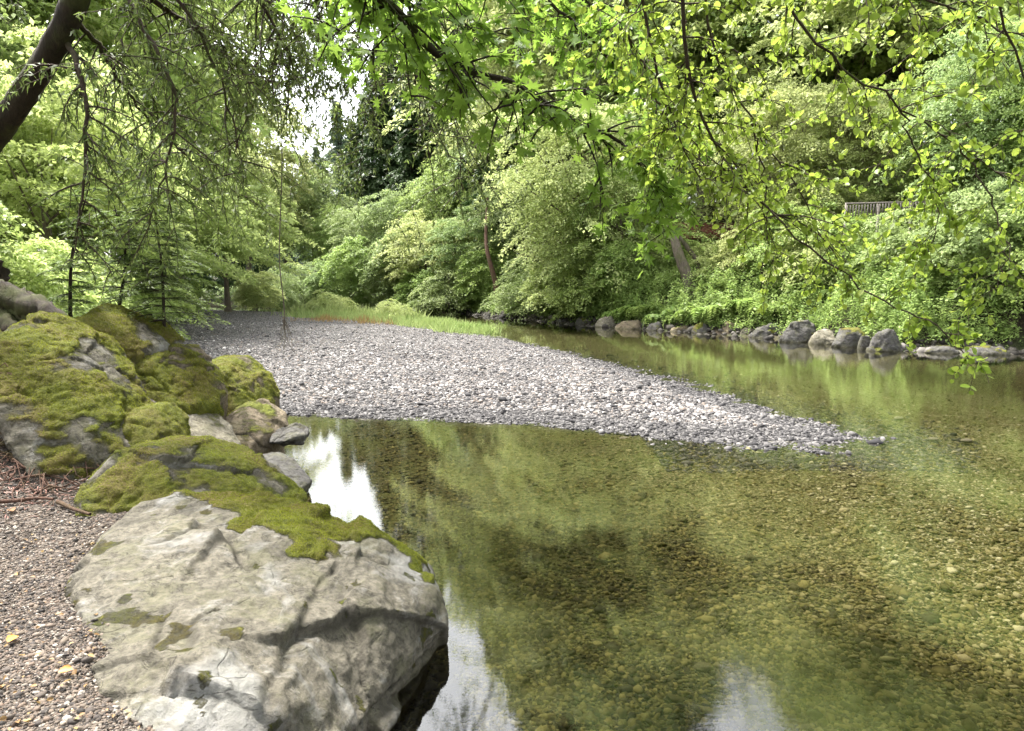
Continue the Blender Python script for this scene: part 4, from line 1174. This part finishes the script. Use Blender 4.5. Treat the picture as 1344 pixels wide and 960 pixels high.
limbs += [(PL_((190, -230, 6.0), (400, -180, 6.8), (520, -60, 7.6), (540, 60, 8.0), (552, 150, 8.1)), .04, 32, 1.15)]
limbs += [(PL_((100, 0, 6.4), (60, -40, 7.2), (0, -30, 8.0), (-40, 20, 8.4)), .02, 14, .5)]
limbs += [(PL_((300, -60, 7.2), (360, 0, 7.8), (400, 60, 8.2), (415, 140, 8.4)), .012, 26, .6)]
limbs += [(PL_((430, -60, 6.8), (430, 20, 7.6), (425, 90, 8.0), (430, 160, 8.1)), .012, 22, .55)]
limbs += [(PL_((340, 0, 7.0), (400, 20, 7.6), (440, 60, 7.9), (455, 120, 8.0)), .014, 24, .7)]
limbs += [(PL_((260, -80, 6.6), (330, -30, 7.4), (380, 40, 8.0), (400, 110, 8.2)), .014, 26, .75)]
limbs += [(PL_((200, 60, 7.0), (240, 160, 7.6), (280, 230, 8.0), (340, 270, 8.2)), .014, 26, .6)]
limbs += [(PL_((520, -60, 7.6), (500, 60, 8.2), (480, 160, 8.4), (470, 240, 8.5)), .014, 24, .7)]
limbs += [(PL_((130, -60, 6.2), (190, 40, 6.0), (230, 130, 5.9), (215, 230, 5.9), (190, 310, 6.0)), .022, 26, .6)]
limbs += [(PL_((140, -90, 6.2), (250, 20, 6.3), (300, 140, 6.5), (320, 240, 6.6)), .022, 24, .7)]
limbs += [(PL_((540, -40, 7.8), (590, 60, 8.2), (600, 160, 8.4), (610, 260, 8.5)), .02, 26, .95)]
foliated('foliage', limbs, rng, LANCE, .072, sub=4, hang=.6, spacing=.030, mat='bay', parent=bay, leafdown=.55, spread=.95)

# --- gnarled tree base at the left edge (root flare of an old tree whose trunk leaves the picture)
old = empty('gnarled_tree', (0, 0, 0))
tag(old, 'gnarled dark tree base with spreading roots at the edge above the mossy boulders', 'tree')
gb = P(-30, 400, 7.7)
bark_trunk([gb + np.array((-.1, .1, -.6)), gb + np.array((-.15, 0, 0)), gb + np.array((-.3, 0, .8)), gb + np.array((-.7, 0, 2.4)), gb + np.array((-1.3, .2, 5.0))], [.62, .44, .34, .28, .2], 'bark', old, seed=9, rough=.5, sides=32, n=90)
for k, (du, dv) in enumerate(((62, 412), (40, 420), (20, 440), (75, 418))):
    q = P(du, dv, 7.3 - .12 * k)
    bark_trunk([gb + np.array((-.05, -.1, .28)), (gb * .45 + q * .55) + np.array((0, 0, .10)), q, q + np.array((.25, -.15, -.35))], [.20, .14, .09, .05], 'bark', old, name='root', sides=20, n=40, rough=.4, seed=k)

# --- maple whose limb crosses the top of the picture; its trunk stands on the near bank beside the camera
rng = np.random.default_rng(71)
maple = empty('maple_tree', (0, 0, 0))
tag(maple, 'bigleaf maple reaching in overhead, dark limb with broad bright green leaves', 'tree')
mbx, mby = -2.9, .2
bark_trunk([(mbx, mby, gz(mbx, mby) - .2), (mbx + .05, mby + .1, 2.5), (mbx + .1, mby + .5, 5.0), (mbx + .3, mby + .8, 8.0), (mbx + .6, mby + 1.0, 11)], [.26, .2, .18, .12, .05], 'barkgrey', maple, seed=5)
limbs = [([(mbx + .1, mby + .5, 5.0), P(430, -170, 3.6), P(470, -40, 4.4), P(530, 30, 4.8), P(600, 88, 5.0), P(680, 110, 5.1), P(740, 150, 5.2), P(800, 178, 5.3)], .05, 42, .62),
         (PL_((800, 178, 5.3), (830, 205, 5.3), (862, 250, 5.3), (882, 310, 5.3)), .014, 16, .42),
         (PL_((470, -40, 4.4), (540, 5, 4.9), (600, 30, 5.3), (680, 55, 5.7)), .02, 20, .55),
         (PL_((470, -40, 4.4), (560, -30, 5.0), (700, -20, 5.6), (800, 20, 6.0), (840, 90, 6.2)), .022, 30, .7),
         (PL_((430, -170, 3.6), (440, -60, 4.8), (430, 0, 5.4), (410, 30, 5.8)), .02, 12, .5),
         (PL_((700, -20, 5.6), (780, 60, 5.8), (850, 120, 6.0), (890, 180, 6.1)), .014, 20, .5)]
foliated('foliage', limbs, rng, MAPLE, .105, sub=3, hang=.45, spacing=.065, mat='maple', parent=maple, leafdown=.25, twigmat='bark', normal_up=1.1, sizes=(.5, 1.25))
def crown_part(parent, centre, key, sc, mat):
    cm, tm = PROTO[key]
    me = with_mat(cm, mat)
    o = obj('crown', me, None, parent); o.location = centre; o.scale = (sc,) * 3
    return o
crown_part(maple, (mbx + 1.2, mby + .6, 3.6), 'broadA', .8, 'maple')

# --- alder with hanging twigs on the right; trunk behind the camera
rng = np.random.default_rng(72)
ald = empty('alder_tree', (0, 0, 0))
tag(ald, 'alder hanging in from overhead with long dark twigs and small yellow green leaves', 'tree')
ax, ay = .9, -2.2
if gz(ax, ay) < .3: ax = .1
bark_trunk([(ax, ay, gz(ax, ay) - .2), (ax + .2, ay + .2, 3), (ax + .8, ay + 1.0, 5.6), (ax + 1.2, ay + 1.8, 8)], [.2, .16, .12, .06], 'barkgrey', ald, seed=6)
O1, O2 = np.array((ax + .8, ay + 1.0, 5.6)), P(900, -260, 3.4)
limbs = [([O1, P(800, -400, 2.2), P(830, -100, 4.0), P(848, 40, 4.4), P(872, 120, 4.6), P(895, 190, 4.7), P(935, 260, 4.8)], .016, 20, .5),
         ([O1, P(860, -420, 2.2), P(890, -100, 4.0), P(898, 50, 4.3), P(915, 130, 4.5), P(950, 210, 4.6), P(1000, 265, 4.7), P(1060, 310, 4.7)], .018, 26, .5),
         ([O1, P(900, -420, 2.2), P(915, -80, 4.2), P(945, 80, 4.6), P(985, 160, 4.8), P(1040, 240, 5.0), P(1090, 330, 5.0)], .012, 24, .5),
         ([O1, P(960, -420, 2.3), P(1000, -60, 4.0), P(1050, 25, 4.2), P(1110, 90, 4.3), P(1180, 140, 4.4), P(1260, 190, 4.5), P(1330, 240, 4.5)], .013, 26, .42),
         ([O1, P(1060, -420, 2.3), P(1110, -60, 3.6), P(1200, -10, 3.7), P(1290, 30, 3.8), P(1380, 60, 3.9)], .012, 20, .4),
         ([O1, P(1100, -460, 2.3), P(1250, -100, 3.2), P(1310, 0, 3.3), P(1350, 120, 3.4), P(1360, 200, 3.4)], .01, 14, .32),
         (PL_((1000, 265, 4.7), (1080, 340, 4.5), (1160, 395, 4.3), (1230, 430, 4.2), (1275, 478, 4.1)), .007, 9, .25),
         (PL_((985, 160, 4.8), (1000, 220, 4.9), (1010, 300, 5.0), (1020, 360, 5.0)), .007, 10, .35),
         (PL_((1180, 140, 4.4), (1200, 200, 4.5), (1230, 270, 4.6), (1215, 350, 4.6)), .006, 12, .4),
         (PL_((1260, 190, 4.5), (1300, 260, 4.4), (1320, 330, 4.3), (1300, 390, 4.3)), .006, 10, .35),
         (PL_((830, -100, 4.0), (820, 10, 4.5), (850, 100, 4.9), (900, 170, 5.1), (960, 240, 5.3)), .012, 18, .45)]
foliated('foliage', limbs, rng, OVAL, .044, sub=5, hang=.45, spacing=.036, mat='alder', parent=ald, leafdown=.35, twigmat='twig', normal_up=.8, start=.3)
crown_part(ald, (ax + 1.6, ay + 2.4, 3.2), 'broadC', .75, 'alder')

# --- dark sapling with feathery sprays by the boulders
def feather_sapling(name, base, top, n, L, label, seed, leaf=.045):
    rng = np.random.default_rng(seed)
    e = empty(name, tuple(base)); tag(e, label, 'sapling')
    c = curve_pts([base - base, (top - base) * .5 + rng.normal(0, .05, 3), top - base], 20)
    mb = MB(); mb.tube(c, np.linspace(.024, .006, len(c)), 8)
    Ps, Ds, Ns, Ss, As = [], [], [], [], []
    H = np.linalg.norm(top - base)
    n = int(n * 1.6)
    for k in range(n):
        q = .12 + .86 * (k + rng.uniform()) / n
        i = int(q * (len(c) - 1)); az = rng.uniform(0, 6.283)
        out = np.array((math.cos(az), math.sin(az), rng.uniform(-.15, .25)))
        ll = L * (1.1 - .6 * q) * rng.uniform(.5, 1.2)
        t = np.linspace(0, 1, 12)
        br = c[i][None] + out[None] * (t * ll)[:, None]; br[:, 2] -= .28 * ll * t * t
        mb.tube(br, np.linspace(.008, .002, 12), 4)
        side = np.array((-out[1], out[0], 0))
        for sg in (-1, 1):
            for w in range(3):
                m = 26
                a = rng.uniform(.15, 1, m)
                b = rng.uniform(0, .28, m) * ll * (1 - a * .6) * sg
                p = c[i][None] + out[None] * (a * ll)[:, None] + side[None] * b[:, None]; p[:, 2] -= .28 * ll * a * a + .15 * np.abs(b)
                Ps.append(p); Ds.append(np.tile(side * sg * .8 + out * .7, (m, 1)) + rng.normal(0, .25, (m, 3)))
                Ns.append(np.stack([rng.normal(0, .25, m), rng.normal(0, .25, m), np.ones(m)], 1)); Ss.append(leaf * rng.uniform(.7, 1.4, m)); As.append(np.clip(rng.normal(.45, .2, m), 0, 1))
    obj('trunk', mb.mesh('trunk'), M['bark'], e)
    v, f = scatter(LANCE[0], LANCE[1], np.concatenate(Ps), frames(np.concatenate(Ds), np.concatenate(Ns)), np.concatenate(Ss))
    obj('crown', mesh_from('crown', v, f, {'rnd': np.concatenate(As)}), M['bay'], e)
    return e
feather_sapling('sapling', P(216, 440, 8.7), P(196, 235, 8.7), 55, .75, 'dark redwood sapling with feathery sprays on the mossy boulder at the gravel edge', 81)
feather_sapling('sapling', P(156, 408, 8.9), P(150, 270, 8.9), 34, .6, 'shorter sapling with a reddish stem growing behind the dark mossy boulder', 82)
feather_sapling('sapling', P(92, 420, 8.2), P(118, 240, 8.0), 30, .5, 'thin leaning sapling between the gnarled base and the boulders', 83)

# --- hanging bare vine
rng = np.random.default_rng(84)
vn = MB()
top, bot = P(366, 110, 8.0), P(373, 430, 8.0)
c = curve_pts([top, P(369, 220, 8.0), P(368, 330, 8.0), P(371, 390, 8.0), bot], 30)
c[:, 0] += .012 * np.sin(np.linspace(0, 9, len(c))); vn.tube(c, np.linspace(.005, .0075, len(c)), 6)
for k in range(14):
    a = bot + np.array((rng.normal(0, .01), rng.normal(0, .02), rng.uniform(-.02, .12)))
    vn.tube(curve_pts([a, a + np.array((rng.normal(0, .05), rng.normal(0, .06), -.16)), a + np.array((rng.normal(0, .09), rng.normal(0, .1), -.36))], 6), [.006] * 3 + [.003] * 4 if False else np.linspace(.003, .0012, 7), 4)
tag(obj('hanging_vine', vn.mesh('vine'), M['barkgrey']), 'thin dark vine hanging straight down in front of the gravel bar, frayed at its tip', 'vine')

# --- leaning trunks on the far bank
for i, (pts, r, mt, lab, cat, nm) in enumerate((
        ([P(905, 372, 37), P(893, 340, 37), P(884, 312, 37.2), P(872, 285, 37.4)], [.34, .27, .22, .15], 'barkgrey', 'tan trunk leaning over the far bank above the ferns', 'tree trunk', 'leaning_trunk'),
        ([P(915, 345, 38), P(902, 325, 38), P(886, 305, 38)], [.14, .12, .08], 'barkgrey', 'slim pale stem crossing behind the leaning tan trunk', 'tree trunk', 'leaning_trunk'),
        ([P(655, 408, 53), P(650, 370, 53), P(638, 320, 54), P(640, 260, 57)], [.26, .2, .15, .1], 'root', 'reddish brown trunk at the dark corner of the bend', 'tree trunk', 'leaning_trunk'),
        ([P(1005, 410, 33), P(1004, 380, 33), P(1000, 340, 33)], [.2, .16, .1], 'bark', 'dark slim trunk behind the bright ferns and the pointed rock', 'tree trunk', 'leaning_trunk'))):
    e = empty(nm, tuple(pts[0])); tag(e, lab, cat)
    b = pts[0].copy()
    o = bark_trunk([p - b for p in [pts[0] - np.array((0, 0, 1.0))] + pts], [r[0]] + r, mt, e, seed=i, n=20, sides=14)

# ------------------------------------------------------------------ cabin, shed and fence on the hillside
def plain(name, c1, c2, sc=6):
    t = NT(name)
    n = t.noise(t.coord((sc * .4, sc, sc)), 3, 5, .7)
    return t.done(t.principled(t.ramp(n, [(.3, c1), (.7, c2)]), .85, t.bump(n, .4, .02)))
M['roofbrown'] = plain('brown_shingle', (.09, .03, .02), (.20, .08, .055))
M['wallbrown'] = plain('brown_boards', (.08, .045, .03), (.15, .09, .06))
M['darkopen'] = plain('dark_window', (.01, .01, .012), (.03, .03, .035))
M['palewood'] = plain('weathered_pale_wood', (.09, .078, .066), (.19, .17, .15))
def bx(mb, c, s, rz=0.0):
    v = np.array([(x, y, z) for x in (-.5, .5) for y in (-.5, .5) for z in (-.5, .5)]) * np.array(s)
    cr, sr = math.cos(rz), math.sin(rz)
    v = v @ np.array([(cr, sr, 0), (-sr, cr, 0), (0, 0, 1)]) + np.array(c)
    mb.add(v, np.array([(0, 1, 3, 2), (4, 6, 7, 5), (0, 4, 5, 1), (2, 3, 7, 6), (0, 2, 6, 4), (1, 5, 7, 3)]))
def cabin(name, c, w, d, h, rh, label, rz):
    e = empty(name, tuple(c), rz); tag(e, label, 'cabin' if 'cabin' in name else 'shed')
    m = MB(); bx(m, (0, 0, h / 2 - .8), (w, d, h + 1.6)); obj('wall', m.mesh('wall', False), M['wallbrown'], e)
    m = MB()
    for sg in (-1, 1):
        L = math.hypot(d / 2 + .5, rh)
        a = math.atan2(rh, d / 2 + .5)
        v = np.array([(x, y, z) for x in (-.5, .5) for y in (-.5, .5) for z in (-.5, .5)]) * np.array((w + 1.0, L, .12))
        ca, sa = math.cos(-sg * a), math.sin(-sg * a)
        v = np.stack([v[:, 0], v[:, 1] * ca - v[:, 2] * sa, v[:, 1] * sa + v[:, 2] * ca], 1) + np.array((0, sg * (d / 4 + .25), h + rh / 2 + .1))
        m.add(v, np.array([(0, 1, 3, 2), (4, 6, 7, 5), (0, 4, 5, 1), (2, 3, 7, 6), (0, 2, 6, 4), (1, 5, 7, 3)]))
    obj('roof', m.mesh('roof', False), M['roofbrown'], e)
    for k in (-1, 1):
        m = MB(); bx(m, (k * w * .25, -d / 2 - .02, h * .55), (w * .22, .06, h * .4)); wf = obj('window', m.mesh('window', False), M['palewood'], e)
        m = MB(); bx(m, (k * w * .25, -d / 2 - .06, h * .55), (w * .19, .04, h * .34)); obj('pane', m.mesh('pane', False), M['darkopen'], wf)
    return e
def hit(u, v, y0=12.0, y1=120.0):
    """where the ray through a photo pixel meets the far hillside"""
    ys = np.linspace(y0, y1, 1500); d = ray(u, v)
    q = np.array((0, 0, CAM_H)) + d[None] * (ys / d[1])[:, None]
    k = np.nonzero(height(q[:, 0], q[:, 1]) > q[:, 2])[0]
    return q[k[0]] if len(k) else q[-1]
cb = P(930, 318, 44)
cabin('cabin', (cb[0], cb[1] + .6, cb[2] - 1.9), 4.6, 3.2, 1.9, 1.1, 'brown cabin with reddish roof half hidden by trees above the leaning trunk', .15)
sb = P(1165, 150, 48)
cabin('shed', (sb[0], sb[1] + 1.0, sb[2] - 1.7), 2.6, 2.4, 2.0, .8, 'small reddish shed among the pale trees high on the slope', -.2)
_f0, _f1 = hit(1112, 280), hit(1242, 280)
print('fence', _f0, _f1, 'cabin', hit(930, 330), 'shed', hit(1165, 170))
fc0, fc1 = P(1112, 276, 30.2), P(1242, 270, 29.4)
fe = empty('picket_fence', tuple(fc0)); tag(fe, 'pale weathered picket railing among the leaves of the far hillside', 'fence')
m = MB()
n = 34
for k in range(n):
    q = (fc1 - fc0) * k / (n - 1); bx(m, q + np.array((0, 0, -.05)), (.045, .03, .5))
obj('picket', m.mesh('picket', False), M['palewood'], fe)
m = MB(); dv = fc1 - fc0; bx(m, dv / 2 + np.array((0, .04, .23)), (np.linalg.norm(dv), .04, .07), math.atan2(dv[1], dv[0])); obj('rail', m.mesh('rail', False), M['palewood'], fe)
for k in range(4):
    q = dv * k / 3; zb = gz(fc0[0] + q[0], fc0[1] + q[1] + .08) - fc0[2]
    m = MB(); top_ = .32; bx(m, (q[0], q[1] + .1, (top_ + zb - .3) / 2), (.09, .09, top_ - zb + .3)); obj('post', m.mesh('post', False), M['palewood'], fe)

# ------------------------------------------------------------------ root bank, roots and litter
rng = np.random.default_rng(90)
rt = empty('exposed_roots', (-4.2, 5.6, .9)); tag(rt, 'tangle of thin reddish roots covering the earth bank beside the path', 'roots')
mb = MB()
o0 = np.array((-4.2, 5.6, .9))
for k in range(170):
    x = rng.uniform(-5.2, -3.55); y = rng.uniform(5.0, 6.3)
    pts = [np.array((x, y))]
    a = rng.uniform(-2.6, -.4)
    for s in range(rng.integers(5, 12)):
        a += rng.normal(0, .45); pts.append(pts[-1] + np.array((math.cos(a), math.sin(a))) * .09)
    pts = np.array(pts); z = height(pts[:, 0], pts[:, 1]) + .006 + np.abs(rng.normal(0, .035, len(pts)))
    mb.tube(np.column_stack([pts, z]) - o0, np.linspace(rng.uniform(.004, .013), .002, len(pts)), 5)
obj('root', mb.mesh('root'), M['root'], rt)
for i, (pp, r) in enumerate((((P(0, 668, 4.75), P(25, 655, 4.8), P(45, 648, 4.85), P(70, 650, 4.85)), .016), ((P(75, 650, 4.8), P(95, 655, 4.7), P(118, 668, 4.6)), .017))):
    c = curve_pts(list(pp), 12)
    c[:, 2] = height(c[:, 0], c[:, 1]) + r * .8 + .02
    m = MB(); m.tube(c - c[0], np.linspace(r, r * .6, len(c)), 7)
    o = obj('surface_root', m.mesh('surface_root'), M['root']); o.location = tuple(c[0])
    tag(o, ('thin pale root curling across the path by the root tangle', 'reddish root wedged between the path and the boulders')[i], 'root')
# needles and dead twigs
n = 9000
xy = persp(3.2, 7.0, -150, 140, 1)(n, rng); z = height(xy[:, 0], xy[:, 1])
k = dL(xy) > .9; xy, z = xy[k], z[k]
k = rng.uniform(0, 1, len(xy)) < sstep(4.4, 5.2, xy[:, 1]) * sstep(-3.1, -3.7, xy[:, 0] + 0 * z) if False else rng.uniform(0, 1, len(xy)) < sstep(4.4, 5.2, xy[:, 1]) * (1 - sstep(-3.7, -3.1, xy[:, 0])); xy, z = xy[k], z[k]; n = len(xy)
v, f = scatter(NEEDLE[0] * np.array((1, .5, 1)), NEEDLE[1], np.column_stack([xy, z + .012]), frames(np.stack([rng.normal(size=n), rng.normal(size=n), rng.normal(0, .15, n)], 1), np.tile((0, 0, 1.0), (n, 1)) + rng.normal(0, .3, (n, 3))), rng.uniform(.03, .09, n))
M['litter'] = leaf_mat('needle_litter', (.16, .07, .045), (.28, .14, .09), (.4, .25, .17), transl=.05)
tag(obj('needle_litter', mesh_from('needle_litter', v, f, {'rnd': rng.uniform(0, 1, n)}), M['litter']), 'reddish dead needles strewn over the root bank and path end', 'leaf litter', kind='stuff')
n = 500
xy = persp(1.8, 6.5, -150, 300, 1)(n, rng); z = height(xy[:, 0], xy[:, 1]); k = (dL(xy) > .5); xy, z = xy[k], z[k]; n = len(xy)
v, f = scatter(OVAL[0] * np.array((1, .9, 2.0)), OVAL[1], np.column_stack([xy, z + .018]), frames(rng.normal(size=(n, 3)) * np.array((1, 1, .2)), np.tile((0, 0, 1.0), (n, 1)) + rng.normal(0, .35, (n, 3))), rng.uniform(.012, .03, n))
tag(obj('leaf_litter', mesh_from('leaf_litter', v, f, {'rnd': np.repeat(rng.uniform(0, 1, n), 4)}), M['drygrass']), 'tiny dead leaves scattered over the gravel path', 'leaf litter', kind='stuff')
# fallen leaves
for i, (u, v_, s, lab, mt) in enumerate(((76, 882, .055, 'curled orange leaf lying alone on the gravel path', 'fallen'), (10, 842, .06, 'orange leaf on the path at the very edge of the picture', 'fallen'),
                                      (18, 677, .07, 'yellow leaf on the path below the root tangle', 'drygrass'))):
    c = W(u, v_, .71)
    z0 = gz(c[0], c[1])
    lv, lf = scatter(OVAL[0] * np.array((1, 1, 2.5)), OVAL[1], np.zeros((1, 3)), frames(np.array([(math.cos(.5 + i), math.sin(.5 + i), .1)]), np.array([(.1, -.2, 1.0)])), np.array([s]))
    o = obj('fallen_leaf', mesh_from('fallen_leaf', lv, lf, {'rnd': np.full(len(lf), .5)}), M[mt]); o.location = (c[0], c[1], z0 + .022)
    tag(o, lab, 'leaf')
# a few pale stones breaking the surface around the bar's tip
stones = [(1060, 600, 16, 'pale flat stone awash just below the tip of the gravel bar'), (1180, 552, 12, 'round pale stone past the tip of the gravel bar'), (1268, 584, 14, 'white stone in the shallows farthest past the tip of the bar'),
          (1225, 580, 12, 'light stone in the shallows between the bar tip and the white stone'), (820, 576, 14, 'whitish stone alone at the near edge of the gravel bar'), (1132, 566, 14, 'large pale stone at the very tip of the gravel bar'),
          (922, 876, 22, 'orange brown stone lying under the clear water near the sky reflection')]
for i, (u, v_, w, lab) in enumerate(stones):
    z0 = gz(*W(u, v_)[:2])
    c = W(u, v_, max(z0, -.3)); s = c[1] / FPX * w * .5
    z0 = gz(c[0], c[1])
    tv, tf = ICO2
    vv_ = tv * np.array((s * 1.15, s * .9, s * .45)) * (1 + .18 * noise(tv * 1.3 + i * 5)[:, None])
    top_z = .35 * s if i != 6 else 0
    o = obj('stone', mesh_from('stone', vv_, tf, {'rnd': np.full(len(tf), .86 if i != 6 else .8)}, True), M['pebble'] if i != 6 else M['rocktan'])
    o.location = (c[0], c[1], (max(z0, -.03) - .25 * s) if i != 6 else z0 + s * .3)
    tag(o, lab, 'stone')
